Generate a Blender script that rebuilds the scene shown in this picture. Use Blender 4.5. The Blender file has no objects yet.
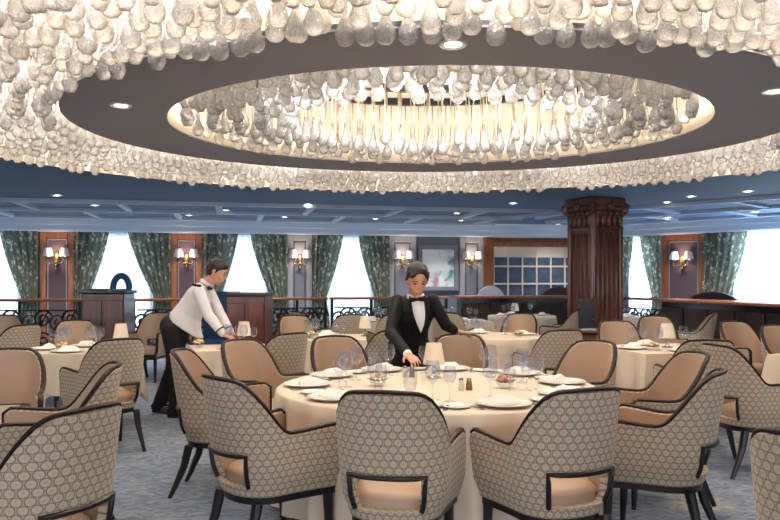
import bpy, math, random
from mathutils import Vector, Matrix
random.seed(7)
PI = math.pi
SC = bpy.context.scene
COL = SC.collection
F, CX, HY, H = 740.0, 390.0, 280.0, 1.40      # focal length in pixels, principal column, horizon row, eye height

def gx(px, Y): return (px - CX) / F * Y
def gz(py, Y): return H - (py - HY) / F * Y

# ------------------------------------------------------------------ materials
def lin(c):
    return tuple((v/255/12.92 if v/255 <= .04045 else ((v/255+.055)/1.055)**2.4) for v in c) + (1,)
MATS = {}
def new_mat(name):
    m = bpy.data.materials.new(name); m.use_nodes = True
    nt = m.node_tree; nt.nodes.clear()
    out = nt.nodes.new('ShaderNodeOutputMaterial')
    MATS[name] = m
    return m, nt, out
def N(nt, kind, **kw):
    n = nt.nodes.new(kind)
    for k, v in kw.items(): setattr(n, k, v)
    return n
def mathn(nt, op, a, b=None, c=None):
    n = N(nt, 'ShaderNodeMath', operation=op)
    for i, v in enumerate((a, b, c)):
        if v is None: continue
        if hasattr(v, 'links') or hasattr(v, 'is_output'): nt.links.new(v, n.inputs[i])
        else: n.inputs[i].default_value = v
    return n.outputs[0]
def mixc(nt, fac, a, b):
    n = N(nt, 'ShaderNodeMix', data_type='RGBA')
    for sock, v in ((n.inputs[0], fac), (n.inputs[6], a), (n.inputs[7], b)):
        if hasattr(v, 'is_output'): nt.links.new(v, sock)
        else: sock.default_value = v
    return n.outputs[2]
def ramp(nt, fac, lo, hi):
    n = N(nt, 'ShaderNodeMapRange'); n.interpolation_type = 'SMOOTHSTEP'
    nt.links.new(fac, n.inputs[0]); n.inputs[1].default_value = lo; n.inputs[2].default_value = hi
    return n.outputs[0]
def coords(nt, which='Object', scale=(1, 1, 1)):
    tc = N(nt, 'ShaderNodeTexCoord'); mp = N(nt, 'ShaderNodeMapping')
    mp.inputs['Scale'].default_value = scale
    nt.links.new(tc.outputs[which], mp.inputs[0]); return mp.outputs[0]
def noise(nt, vec, scale, detail=3, dist=0, rough=.5):
    n = N(nt, 'ShaderNodeTexNoise'); nt.links.new(vec, n.inputs['Vector'])
    n.inputs['Scale'].default_value = scale; n.inputs['Detail'].default_value = detail
    n.inputs['Distortion'].default_value = dist; n.inputs['Roughness'].default_value = rough
    return n.outputs['Fac']
def principled(nt, out, col, rough=.5, metal=0, spec=.5, sheen=0, coat=0):
    b = N(nt, 'ShaderNodeBsdfPrincipled')
    if hasattr(col, 'is_output'): nt.links.new(col, b.inputs['Base Color'])
    else: b.inputs['Base Color'].default_value = col
    b.inputs['Roughness'].default_value = rough; b.inputs['Metallic'].default_value = metal
    b.inputs['Specular IOR Level'].default_value = spec
    b.inputs['Sheen Weight'].default_value = sheen; b.inputs['Coat Weight'].default_value = coat
    nt.links.new(b.outputs[0], out.inputs[0]); return b
def bump(nt, b, h, strength=.3, dist=.01):
    n = N(nt, 'ShaderNodeBump'); nt.links.new(h, n.inputs['Height'])
    n.inputs['Strength'].default_value = strength; n.inputs['Distance'].default_value = dist
    nt.links.new(n.outputs[0], b.inputs['Normal'])

def simple(name, c, rough=.5, metal=0, spec=.5, var=.08, vs=6, sheen=0, coat=0):
    m, nt, out = new_mat(name)
    v = coords(nt)
    f = noise(nt, v, vs, 3)
    c = lin(c); d = tuple(x*(1-var*2) for x in c[:3]) + (1,); e = tuple(min(1, x*(1+var)) for x in c[:3]) + (1,)
    principled(nt, out, mixc(nt, f, d, e), rough, metal, spec, sheen, coat)
    return m
def emit(name, c, s):
    m, nt, out = new_mat(name); e = N(nt, 'ShaderNodeEmission')
    e.inputs[0].default_value = lin(c); e.inputs[1].default_value = s
    nt.links.new(e.outputs[0], out.inputs[0]); return m
def wood(name, c1, c2, rough=.35, scale=(6, 6, .7)):
    m, nt, out = new_mat(name)
    v = coords(nt, 'Object', scale); f = noise(nt, v, 3.0, 5, 1.2)
    principled(nt, out, mixc(nt, ramp(nt, f, .3, .7), lin(c1), lin(c2)), rough, 0, .5, 0, .15); return m

def ring_fabric(name, base, line, dot):
    m, nt, out = new_mat(name)
    uv = N(nt, 'ShaderNodeUVMap').outputs[0]
    mp = N(nt, 'ShaderNodeMapping'); mp.inputs['Scale'].default_value = (1/.039, 1/.039/1.6, 1)
    nt.links.new(uv, mp.inputs[0])
    sep = N(nt, 'ShaderNodeSeparateXYZ'); nt.links.new(mp.outputs[0], sep.inputs[0])
    def lat(off):
        x = mathn(nt, 'SUBTRACT', mathn(nt, 'FRACT', mathn(nt, 'ADD', sep.outputs[0], off)), .5)
        y = mathn(nt, 'MULTIPLY', mathn(nt, 'SUBTRACT', mathn(nt, 'FRACT', mathn(nt, 'ADD', sep.outputs[1], off)), .5), 1.6)
        return mathn(nt, 'SQRT', mathn(nt, 'ADD', mathn(nt, 'MULTIPLY', x, x), mathn(nt, 'MULTIPLY', y, y)))
    d = mathn(nt, 'MINIMUM', lat(0.), lat(.5))
    ringd = mathn(nt, 'ABSOLUTE', mathn(nt, 'SUBTRACT', d, .43))
    ln = mathn(nt, 'MULTIPLY', mathn(nt, 'SUBTRACT', 1., ramp(nt, ringd, .02, .08)), .85)
    ln = mathn(nt, 'MAXIMUM', ln, mathn(nt, 'MULTIPLY', ramp(nt, d, .51, .56), .8))
    dt = mathn(nt, 'MULTIPLY', mathn(nt, 'SUBTRACT', 1., ramp(nt, d, .04, .14)), .55)
    v = coords(nt); nf = noise(nt, v, 90, 2)
    b0 = mixc(nt, nf, lin(tuple(x*.9 for x in base)), lin(base))
    c = mixc(nt, ln, b0, lin(line)); c = mixc(nt, dt, c, lin(dot))
    b = principled(nt, out, c, .8, 0, .25, .15)
    bump(nt, b, mathn(nt, 'ADD', ln, nf), .15, .003)
    return m
ring_fabric('chair_fabric', (208, 188, 162), (112, 100, 94), (160, 142, 126))
simple('leather', (178, 152, 128), .42, 0, .45, .05, 9)
wood('dark_wood', (34, 22, 18), (56, 35, 28), .5)
simple('trim_wood', (38, 25, 20), .5, 0, .22, .1)
wood('red_wood', (78, 34, 26), (112, 54, 38), .3)
wood('orange_wood', (140, 78, 44), (172, 104, 60), .35)
wood('column_wood', (92, 58, 52), (122, 80, 70), .22, (8, 8, .5))
simple('black_leg', (22, 20, 22), .35, 0, .5, .1)
simple('table_linen', (220, 203, 182), .85, 0, .2, .03, 4, .1)
simple('napkin_linen', (240, 236, 228), .85, 0, .2, .03, 12)
simple('porcelain', (236, 234, 228), .18, 0, .6, .02)
simple('steel', (190, 188, 184), .22, 1, .5, .05)
simple('rod_metal', (206, 194, 174), .35, .8, .5, .05)
simple('brass', (176, 138, 84), .28, 1, .5, .05)
simple('iron', (26, 27, 32), .45, .4, .5, .1)
simple('soffit_paint', (158, 156, 160), .8, 0, .2, .03, 1)
simple('navy_ceiling', (92, 122, 158), .75, 0, .3, .04, 1)
simple('coffer_moulding', (184, 202, 222), .6, 0, .3, .04, 2)
simple('bulkhead_paint', (204, 221, 237), .7, 0, .3, .03, 1)
simple('cream_paint', (242, 228, 206), .7, 0, .3, .02, 1)
simple('wall_paint', (120, 124, 136), .8, 0, .2, .05, 2)
simple('panel_mauve', (98, 80, 88), .7, 0, .3, .06, 3)
simple('panel_grey', (132, 132, 144), .7, 0, .3, .05, 3)
simple('grey_frame', (160, 160, 166), .5, 0, .4, .05, 3)
simple('black_cloth', (17, 16, 19), .75, 0, .3, .12, 20)
simple('white_jacket', (226, 220, 220), .8, 0, .25, .03, 8)
simple('shirt_white', (236, 234, 236), .75, 0, .3, .02, 8)
simple('skin', (206, 152, 124), .5, 0, .4, .04, 10)
simple('lip', (176, 96, 88), .45)
simple('eye_dark', (40, 28, 24), .3)
simple('hair', (26, 20, 20), .6, 0, .5, .2, 30)
simple('shoe_leather', (18, 17, 19), .25)
simple('lamp_shade', (238, 222, 196), .7, 0, .3, .02, 8)
simple('blue_fabric', (48, 86, 128), .8, 0, .3, .08, 6)
simple('pale_upholstery', (170, 178, 192), .75, 0, .3, .05, 6)
simple('plum_upholstery', (70, 52, 62), .6, 0, .4, .08, 6)
simple('salt', (230, 224, 214), .5); simple('pepper', (128, 92, 66), .5)
simple('petal_cream', (236, 206, 160), .6, 0, .3, .1, 40)
simple('petal_rose', (206, 140, 112), .6, 0, .3, .1, 40)
simple('leaf', (74, 110, 72), .6, 0, .3, .15, 30)
simple('bread', (196, 146, 92), .7, 0, .3, .15, 40)
simple('lens_off', (40, 44, 50), .3)
simple('screen_black', (26, 28, 40), .2)
simple('crystal_shade', (232, 222, 220), .15, 0, .6, .1, 30)
emit('lamp_glow', (255, 240, 214), 14.)
emit('led_strip', (255, 238, 220), 7.)
emit('led_low', (255, 236, 214), 2.6)
emit('sconce_bulb', (255, 190, 140), 2.5)

# glass used for stemware, panes, bowls
def glass(name, tint, fac=.10, edge=.75, rough=.02):
    m, nt, out = new_mat(name)
    t = N(nt, 'ShaderNodeBsdfTransparent'); t.inputs[0].default_value = lin(tint)
    g = N(nt, 'ShaderNodeBsdfGlossy'); g.inputs['Roughness'].default_value = rough; g.inputs[0].default_value = (1, 1, 1, 1)
    lw = N(nt, 'ShaderNodeLayerWeight'); lw.inputs[0].default_value = .28
    f = mathn(nt, 'ADD', mathn(nt, 'MULTIPLY', lw.outputs['Facing'], edge), fac)
    nz = noise(nt, coords(nt), 8, 2)
    f = mathn(nt, 'MULTIPLY', f, mathn(nt, 'ADD', .85, mathn(nt, 'MULTIPLY', nz, .3)))
    df = N(nt, 'ShaderNodeBsdfDiffuse'); df.inputs[0].default_value = (.92, .93, .95, 1)  # white diffuse paints bright highlights along the glass edges
    gd = N(nt, 'ShaderNodeMixShader'); gd.inputs[0].default_value = .4; nt.links.new(g.outputs[0], gd.inputs[1]); nt.links.new(df.outputs[0], gd.inputs[2])
    mx = N(nt, 'ShaderNodeMixShader'); nt.links.new(f, mx.inputs[0])
    nt.links.new(t.outputs[0], mx.inputs[1]); nt.links.new(gd.outputs[0], mx.inputs[2])
    nt.links.new(mx.outputs[0], out.inputs[0]); return m
glass('stem_glass', (252, 253, 254), .03, .40, .02)
glass('window_glass', (235, 242, 246), .02, .3)

# hand blown chandelier glass: frosted, rippled, half clear
def drop_glass():
    m, nt, out = new_mat('blown_glass')
    v = coords(nt, 'Object', (1, 1, 1)); nz = noise(nt, v, 30, 3, 1.5); sw = noise(nt, coords(nt, 'Object', (1, 1, .35)), 60, 2, 2.)
    bp = N(nt, 'ShaderNodeBump'); nt.links.new(mathn(nt, 'ADD', sw, nz), bp.inputs['Height'])
    bp.inputs['Strength'].default_value = .8; bp.inputs['Distance'].default_value = .008
    d = N(nt, 'ShaderNodeBsdfDiffuse'); tr = N(nt, 'ShaderNodeBsdfTranslucent')
    c = mixc(nt, ramp(nt, sw, .35, .65), (.90, .89, .89, 1), (.985, .98, .975, 1))
    nt.links.new(c, d.inputs[0]); nt.links.new(c, tr.inputs[0])
    g = N(nt, 'ShaderNodeBsdfGlossy'); g.inputs['Roughness'].default_value = .08
    tp = N(nt, 'ShaderNodeBsdfRefraction'); tp.inputs['Roughness'].default_value = .05; tp.inputs['IOR'].default_value = 1.3
    for s_ in (g, tp): nt.links.new(bp.outputs[0], s_.inputs['Normal'])
    m1 = N(nt, 'ShaderNodeMixShader'); m1.inputs[0].default_value = .74
    nt.links.new(d.outputs[0], m1.inputs[1]); nt.links.new(tr.outputs[0], m1.inputs[2])
    cl = N(nt, 'ShaderNodeBsdfTransparent'); m0 = N(nt, 'ShaderNodeMixShader'); m0.inputs[0].default_value = .22
    nt.links.new(cl.outputs[0], m0.inputs[1]); nt.links.new(tp.outputs[0], m0.inputs[2])
    m2 = N(nt, 'ShaderNodeMixShader'); nt.links.new(m1.outputs[0], m2.inputs[1]); nt.links.new(m0.outputs[0], m2.inputs[2])
    m2.inputs[0].default_value = .42
    lw = N(nt, 'ShaderNodeLayerWeight'); lw.inputs[0].default_value = .35
    f = mathn(nt, 'ADD', mathn(nt, 'MULTIPLY', lw.outputs['Facing'], edge), fac)
    nz = noise(nt, coords(nt), 8, 2)
    f = mathn(nt, 'MULTIPLY', f, mathn(nt, 'ADD', .85, mathn(nt, 'MULTIPLY', nz, .3)))
    mx = N(nt, 'ShaderNodeMixShader'); nt.links.new(f, mx.inputs[0])
    nt.links.new(t.outputs[0], mx.inputs[1]); nt.links.new(g.outputs[0], mx.inputs[2])
    nt.links.new(mx.outputs[0], out.inputs[0]); return m
glass('stem_glass', (246, 247, 250), .035, .24, .03)
glass('window_glass', (235, 242, 246), .02, .3)

# hand blown chandelier glass: frosted, rippled, half clear
def drop_glass():
    m, nt, out = new_mat('blown_glass')
    v = coords(nt, 'Object', (1, 1, 1)); nz = noise(nt, v, 30, 3, 1.5); sw = noise(nt, coords(nt, 'Object', (1, 1, .35)), 60, 2, 2.)
    bp = N(nt, 'ShaderNodeBump'); nt.links.new(mathn(nt, 'ADD', sw, nz), bp.inputs['Height'])
    bp.inputs['Strength'].default_value = .8; bp.inputs['Distance'].default_value = .008
    d = N(nt, 'ShaderNodeBsdfDiffuse'); tr = N(nt, 'ShaderNodeBsdfTranslucent')
    c = mixc(nt, ramp(nt, sw, .35, .65), (.90, .89, .89, 1), (.985, .98, .975, 1))
    nt.links.new(c, d.inputs[0]); nt.links.new(c, tr.inputs[0])
    g = N(nt, 'ShaderNodeBsdfGlossy'); g.inputs['Roughness'].default_value = .08
    tp = N(nt, 'ShaderNodeBsdfRefraction'); tp.inputs['Roughness'].default_value = .05; tp.inputs['IOR'].default_value = 1.3
    for s_ in (d, tr, g, tp): nt.links.new(bp.outputs[0], s_.inputs['Normal'])
    m1 = N(nt, 'ShaderNodeMixShader'); m1.inputs[0].default_value = .65
    nt.links.new(d.outputs[0], m1.inputs[1]); nt.links.new(tr.outputs[0], m1.inputs[2])
    m2 = N(nt, 'ShaderNodeMixShader'); nt.links.new(m1.outputs[0], m2.inputs[1]); nt.links.new(tp.outputs[0], m2.inputs[2])
    m2.inputs[0].default_value = .72
    lw = N(nt, 'ShaderNodeLayerWeight'); lw.inputs[0].default_value = .3; nt.links.new(bp.outputs[0], lw.inputs['Normal'])
    m3 = N(nt, 'ShaderNodeMixShader'); nt.links.new(mathn(nt, 'ADD', mathn(nt, 'MULTIPLY', lw.outputs['Facing'], .3), .06), m3.inputs[0])
    nt.links.new(m2.outputs[0], m3.inputs[1]); nt.links.new(g.outputs[0], m3.inputs[2])
    nt.links.new(m3.outputs[0], out.inputs[0])
drop_glass()

def carpet():
    m, nt, out = new_mat('carpet')
    v = coords(nt, 'Object')
    big = noise(nt, v, 1.3, 3, .8); streak = noise(nt, coords(nt, 'Object', (1.5, 3.4, 1)), 4.2, 5, 2.6); fine = noise(nt, v, 130, 2)
    c = mixc(nt, ramp(nt, streak, .38, .62), lin((96, 110, 132)), lin((146, 154, 166)))
    vo = N(nt, 'ShaderNodeTexVoronoi'); vo.inputs['Scale'].default_value = 1.5
    dis = N(nt, 'ShaderNodeMix', data_type='VECTOR'); dis.inputs[0].default_value = .12
    nn = N(nt, 'ShaderNodeTexNoise'); nn.inputs['Scale'].default_value = 7; nt.links.new(v, nn.inputs['Vector'])
    nt.links.new(v, dis.inputs[4]); nt.links.new(nn.outputs['Color'], dis.inputs[5]); nt.links.new(dis.outputs[1], vo.inputs['Vector'])
    fl = mathn(nt, 'SUBTRACT', 1., ramp(nt, vo.outputs['Distance'], .18, .36))
    fl = mathn(nt, 'MULTIPLY', fl, ramp(nt, noise(nt, v, 16, 2), .35, .6))
    c = mixc(nt, mathn(nt, 'MULTIPLY', fl, .85), c, lin((196, 184, 158)))
    c = mixc(nt, mathn(nt, 'MULTIPLY', ramp(nt, big, .45, .65), .35), c, lin((82, 100, 128)))
    c = mixc(nt, mathn(nt, 'MULTIPLY', fine, .25), c, lin((84, 90, 104)))
    b = principled(nt, out, c, .95, 0, .1, .1); bump(nt, b, fine, .3, .004)
carpet()
def curtain_mat():
    m, nt, out = new_mat('curtain_fabric')
    v = coords(nt, 'UV', (1, 1, 1))
    vo = N(nt, 'ShaderNodeTexVoronoi'); vo.inputs['Scale'].default_value = 7.5; nt.links.new(v, vo.inputs['Vector'])
    leaf = mathn(nt, 'SUBTRACT', 1., ramp(nt, vo.outputs['Distance'], .25, .5))
    nz = noise(nt, v, 16, 4, 1.)
    c = mixc(nt, mathn(nt, 'MULTIPLY', leaf, ramp(nt, nz, .4, .6)), lin((108, 116, 106)), lin((228, 224, 204)))
    c = mixc(nt, mathn(nt, 'MULTIPLY', ramp(nt, noise(nt, v, 5, 2), .5, .7), .5), c, lin((146, 142, 100)))
    d = N(nt, 'ShaderNodeBsdfDiffuse'); t = N(nt, 'ShaderNodeBsdfTranslucent')
    nt.links.new(c, d.inputs[0]); nt.links.new(c, t.inputs[0])
    mx = N(nt, 'ShaderNodeMixShader'); mx.inputs[0].default_value = .34
    nt.links.new(d.outputs[0], mx.inputs[1]); nt.links.new(t.outputs[0], mx.inputs[2]); nt.links.new(mx.outputs[0], out.inputs[0])
curtain_mat()
def sheer_mat():
    m, nt, out = new_mat('sheer_fabric')
    v = coords(nt, 'UV', (1, .02, 1)); st = noise(nt, v, 22, 2)
    c = mixc(nt, st, lin((214, 226, 232)), lin((248, 250, 252)))
    d = N(nt, 'ShaderNodeBsdfDiffuse'); t = N(nt, 'ShaderNodeBsdfTranslucent')
    nt.links.new(c, d.inputs[0]); nt.links.new(c, t.inputs[0])
    mx = N(nt, 'ShaderNodeMixShader'); mx.inputs[0].default_value = .75
    nt.links.new(d.outputs[0], mx.inputs[1]); nt.links.new(t.outputs[0], mx.inputs[2]); nt.links.new(mx.outputs[0], out.inputs[0])
sheer_mat()
def painting_mat():
    m, nt, out = new_mat('watercolour')
    v = coords(nt, 'Object'); a = noise(nt, v, 2.2, 3, 1.); b_ = noise(nt, v, 3.1, 2, .6); s = N(nt, 'ShaderNodeSeparateXYZ'); nt.links.new(v, s.inputs[0])
    c = mixc(nt, ramp(nt, a, .5, .7), lin((238, 242, 242)), lin((176, 190, 190)))
    teal = mathn(nt, 'MULTIPLY', ramp(nt, s.outputs[0], .1, .3), ramp(nt, b_, .4, .6))
    c = mixc(nt, teal, c, lin((70, 150, 146)))
    c = mixc(nt, mathn(nt, 'MULTIPLY', ramp(nt, mathn(nt, 'MULTIPLY', s.outputs[2], -1.), .05, .3), ramp(nt, b_, .55, .62)), c, lin((200, 140, 156)))
    principled(nt, out, c, .4)
painting_mat()
def mirror_mat():
    m, nt, out = new_mat('antique_mirror')
    v = coords(nt, 'Object'); s = N(nt, 'ShaderNodeSeparateXYZ'); nt.links.new(v, s.inputs[0])
    f = noise(nt, v, 7, 4, .5)
    c = mixc(nt, f, lin((70, 96, 136)), lin((168, 184, 204)))
    b = principled(nt, out, c, .10, .6)
mirror_mat()

# ------------------------------------------------------------------ mesh builder
class MB:
    def __init__(s): s.v, s.f, s.uv, s.mi, s.cur = [], [], None, [], 0
    def add(s, vs, fs):
        o = len(s.v); s.v += [tuple(p) for p in vs]; s.f += [tuple(i+o for i in f) for f in fs]; s.mi += [s.cur]*len(fs); return s
    def box(s, c, d, M=None):
        x, y, z = (k/2 for k in d); c = Vector(c)
        vs = [Vector((a*x, b*y, e*z)) for a in (-1, 1) for b in (-1, 1) for e in (-1, 1)]
        if M is not None: vs = [M @ p for p in vs]
        return s.add([p + c for p in vs], [(0,1,3,2), (4,6,7,5), (0,4,5,1), (2,3,7,6), (0,2,6,4), (1,5,7,3)])
    def rbox(s, c, d, r=.01, M=None):
        # chamfered box
        x, y, z = (k/2 for k in d); r = min(r, x*.9, y*.9, z*.9)
        vs, idx = [], {}
        for a in (-1, 1):
            for b in (-1, 1):
                for e in (-1, 1):
                    for ax in range(3):
                        p = [a*(x-r), b*(y-r), e*(z-r)]; p[ax] += (a, b, e)[ax]*r
                        idx[(a, b, e, ax)] = len(vs); vs.append(Vector(p))
        fs = []
        def q(ks): fs.append(tuple(idx[k] for k in ks))
        for ax in range(3):
            o1, o2 = [k for k in range(3) if k != ax]
            for sg in (-1, 1):
                def key(p, qq):
                    t = [0, 0, 0]; t[ax] = sg; t[o1] = p; t[o2] = qq; return (*t, ax)
                q([key(-1, -1), key(1, -1), key(1, 1), key(-1, 1)])
            for p in (-1, 1):
                for qq in (-1, 1):
                    def k2(w, a2):
                        t = [0, 0, 0]; t[ax] = w; t[o1] = p; t[o2] = qq; return (*t, a2)
                    q([k2(-1, o1), k2(1, o1), k2(1, o2), k2(-1, o2)])
        for a in (-1, 1):
            for b in (-1, 1):
                for e in (-1, 1): q([(a, b, e, 0), (a, b, e, 1), (a, b, e, 2)])
        if M is not None: vs = [M @ p for p in vs]
        return s.add([p + Vector(c) for p in vs], fs)
    def lathe(s, prof, n=24, c=(0, 0, 0), M=None, fold=None):
        vs, fs = [], []; m = len(prof)
        for i in range(n):
            a = 2*PI*i/n
            for j, (r, z) in enumerate(prof):
                p = Vector((r*math.cos(a), r*math.sin(a), z))
                if M is not None: p = M @ p
                vs.append(p + Vector(c))
        for i in range(n):
            k = (i+1) % n
            for j in range(m-1): fs.append((i*m+j, k*m+j, k*m+j+1, i*m+j+1))
        if prof[0][0] > 1e-5: fs.append(tuple(i*m for i in range(n-1, -1, -1)))
        if prof[-1][0] > 1e-5: fs.append(tuple(i*m+m-1 for i in range(n)))
        return s.add(vs, fs)
    def shell(s, prof, n=24, c=(0, 0, 0)):      # open lathe, no caps
        vs, fs = [], []; m = len(prof)
        for i in range(n):
            a = 2*PI*i/n
            for r, z in prof: vs.append(Vector((r*math.cos(a), r*math.sin(a), z)) + Vector(c))
        for i in range(n):
            k = (i+1) % n
            for j in range(m-1): fs.append((i*m+j, k*m+j, k*m+j+1, i*m+j+1))
        return s.add(vs, fs)
    def tube(s, pts, r, n=8, closed=False, flat=1.0):
        pts = [Vector(p) for p in pts]; L = len(pts)
        rs = r if isinstance(r, (list, tuple)) else [r]*L
        vs, fs = [], []; prev = None
        for i, p in enumerate(pts):
            t = (pts[(i+1) % L] - pts[i-1]) if closed else (pts[min(i+1, L-1)] - pts[max(i-1, 0)])
            t = t.normalized() if t.length > 1e-9 else Vector((0, 0, 1))
            if prev is None:
                u = Vector((0, 0, 1)) if abs(t.z) < .9 else Vector((0, 1, 0))
                u = (u - t*u.dot(t)).normalized()
            else:
                u = prev - t*prev.dot(t); u = u.normalized() if u.length > 1e-6 else prev
            prev = u; w = t.cross(u)
            for k in range(n):
                a = 2*PI*k/n; vs.append(p + u*math.cos(a)*rs[i] + w*math.sin(a)*rs[i]*flat)
        for i in range(L if closed else L-1):
            j = (i+1) % L
            for k in range(n): fs.append((i*n+k, i*n+(k+1) % n, j*n+(k+1) % n, j*n+k))
        if not closed: fs.append(tuple(range(n-1, -1, -1))); fs.append(tuple((L-1)*n+k for k in range(n)))
        return s.add(vs, fs)
    def ball(s, c, r, n=12, m=8, M=None):
        r = r if isinstance(r, (tuple, list)) else (r, r, r)
        prof = []
        for j in range(m+1):
            a = -PI/2 + PI*j/m; prof.append((max(0, math.cos(a)), math.sin(a)))
        S = Matrix.Diagonal(Vector(r)); S = (M @ S) if M is not None else S
        vs, fs = [], []
        vs.append(S @ Vector((0, 0, -1)) + Vector(c))
        for j in range(1, m):
            for i in range(n):
                a = 2*PI*i/n; vs.append(S @ Vector((prof[j][0]*math.cos(a), prof[j][0]*math.sin(a), prof[j][1])) + Vector(c))
        vs.append(S @ Vector((0, 0, 1)) + Vector(c)); top = len(vs)-1
        for i in range(n):
            k = (i+1) % n
            fs.append((0, 1+k, 1+i)); fs.append((top, 1+(m-2)*n+i, 1+(m-2)*n+k))
            for j in range(m-2): fs.append((1+j*n+i, 1+j*n+k, 1+(j+1)*n+k, 1+(j+1)*n+i))
        return s.add(vs, fs)
    def capsule(s, a, b, ra, rb, n=12):
        a, b = Vector(a), Vector(b); d = (b-a); L = d.length
        M = d.to_track_quat('Z', 'Y').to_matrix() if L > 1e-6 else Matrix.Identity(3)
        prof = []
        for j in range(5): t = -PI/2 + PI/2*j/4; prof.append((max(1e-6, ra*math.cos(t)), ra*math.sin(t)))
        for j in range(5): t = PI/2*j/4; prof.append((max(1e-6, rb*math.cos(t)), L + rb*math.sin(t)))
        prof[0] = (0, -ra); prof[-1] = (0, L+rb)
        return s.lathe(prof, n, a, M)
    def prism(s, poly, y0, y1):                   # poly in x,z
        n = len(poly)
        vs = [(x, y0, z) for x, z in poly] + [(x, y1, z) for x, z in poly]
        fs = [tuple(range(n)), tuple(range(2*n-1, n-1, -1))] + [(i, i+n, (i+1) % n+n, (i+1) % n) for i in range(n)]
        return s.add(vs, fs)
    def mesh(s, name, mats, smooth=True, angle=40):
        me = bpy.data.meshes.new(name); me.from_pydata(s.v, [], s.f)
        for m in (mats if isinstance(mats, (list, tuple)) else [mats]): me.materials.append(MATS[m])
        if any(s.mi): me.polygons.foreach_set('material_index', s.mi)
        if s.uv:
            ul = me.uv_layers.new(name='UVMap')
            for l in me.loops: ul.data[l.index].uv = s.uv[l.vertex_index]
        if smooth:
            me.polygons.foreach_set('use_smooth', [True]*len(me.polygons))
            try: me.set_sharp_from_angle(angle=math.radians(angle))
            except Exception: pass
        me.update(); return me
    def build(s, name, mats, parent=None, loc=(0, 0, 0), rz=0, smooth=True, angle=40):
        return put(name, s.mesh(name, mats, smooth, angle), parent, loc, rz)
def put(name, me, parent=None, loc=(0, 0, 0), rz=0):
    o = bpy.data.objects.new(name, me); COL.objects.link(o)
    o.location = loc; o.rotation_euler = (0, 0, rz)
    if parent is not None: o.parent = parent
    return o
def tag(o, label, cat, group=None):
    o['label'] = label; o['category'] = cat
    if group: o['group'] = group
    return o
def empty(name, loc=(0, 0, 0), rz=0):
    o = bpy.data.objects.new(name, None); COL.objects.link(o); o.location = loc; o.rotation_euler = (0, 0, rz)
    o.empty_display_size = .1; return o
def struct(o, label=None):
    o['kind'] = 'structure'
    if label: o['label'] = label
    return o
# a kind: list of (part name, mesh, parent index or None, label or None)
def inst(name, kind, label, cat, loc, rz=0, group=None):
    root = tag(empty(name, loc, rz), label, cat, group); made = []
    for pn, me, pi, lb in kind:
        o = put(pn, me, root if pi is None else made[pi])
        if lb: o['label'] = lb
        made.append(o)
    return root
def R3(rz): return Matrix.Rotation(rz, 3, 'Z')

# ------------------------------------------------------------------ the room shell
CC = (.415, 6.60)                         # centre of the ceiling rings
ZC, ZS, ZT = 2.70, 2.75, 3.45            # outer ceiling, soffit ring, top of recesses
R1, R2, R3_ = (2.33, 1.95), (3.16, 2.65), (4.75, 4.2)       # half axes of the oval openings
A0, A1 = Vector((-13.2, 14.16)), Vector((2.32, 17.605))     # left window wall
B0, B1 = Vector((4.95, 18.1)), Vector((11.2, 11.5))         # right window wall
WT = 2.41
def hit(px, P, Q):
    k = (px - CX)/F; d = Q - P
    # P.x+u d.x = k (P.y+u d.y)
    u = (k*P.y - P.x)/(d.x - k*d.y); return u*d.length
class Wall:
    def __init__(s, P, Q): s.P, s.Q = P, Q; s.L = (Q-P).length; s.d = (Q-P)/s.L; s.n = Vector((s.d.y, -s.d.x)); s.rz = math.atan2(s.d.y, s.d.x)
    def u(s, px): return hit(px, s.P, s.Q)
    def pt(s, u, off=0, z=0): p = s.P + s.d*u + s.n*off; return Vector((p.x, p.y, z))
WL, WR = Wall(A0, A1), Wall(B0, B1)

mb = MB(); mb.box((0, 7, -.05), (27, 27, .1)); struct(mb.build('floor', 'carpet', smooth=False))

# outer ceiling with the round opening
mb = MB(); n = 128; vi, vo = [], []
for i in range(n):
    a = 2*PI*i/n; c, s_ = math.cos(a), math.sin(a)
    vi.append((CC[0]+R3_[0]*c, CC[1]+R3_[1]*s_, ZC))
    x0, x1, y0, y1 = -13.5-CC[0], 13.5-CC[0], -6.5-CC[1], 20.5-CC[1]
    t = min(((x1 if c > 0 else x0)/c) if abs(c) > 1e-9 else 1e9, ((y1 if s_ > 0 else y0)/s_) if abs(s_) > 1e-9 else 1e9)
    vo.append((CC[0]+t*c, CC[1]+t*s_, ZC))
up = [(x, y, ZC+.06) for x, y, z in vi] + [(x, y, ZC+.06) for x, y, z in vo]
mb.add(vi+vo+up, [(i, (i+1) % n, (i+1) % n+n, i+n) for i in range(n)] + [(i+2*n, i+3*n, (i+1) % n+3*n, (i+1) % n+2*n) for i in range(n)])
ceil = struct(mb.build('ceiling', 'navy_ceiling', smooth=False))
c3 = (CC[0], CC[1], 0)
def oval(mb, prof, n=128, c=(0, 0, 0)):           # prof: (half axes, inset, z)
    vs, fs = [], []; m = len(prof)
    for i in range(n):
        a = 2*PI*i/n
        for ax, d, z in prof: vs.append(((max(ax[0]+d, .001))*math.cos(a)+c[0], (max(ax[1]+d, .001))*math.sin(a)+c[1], z+c[2]))
    for i in range(n):
        k = (i+1) % n
        for j in range(m-1): fs.append((i*m+j, k*m+j, k*m+j+1, i*m+j+1))
    return mb.add(vs, fs)
Z0 = (0, 0)
mb = MB(); oval(mb, [(R3_, 0, ZC), (R3_, 0, ZT), (Z0, 0, ZT)], 128, c3); oval(mb, [(R3_, .08, ZC+.06), (R3_, .08, ZT+.08), (Z0, 0, ZT+.08)], 128, c3)
struct(mb.build('trim_1', 'cream_paint'))['label'] = 'cream recess around the ceiling rings'
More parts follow.
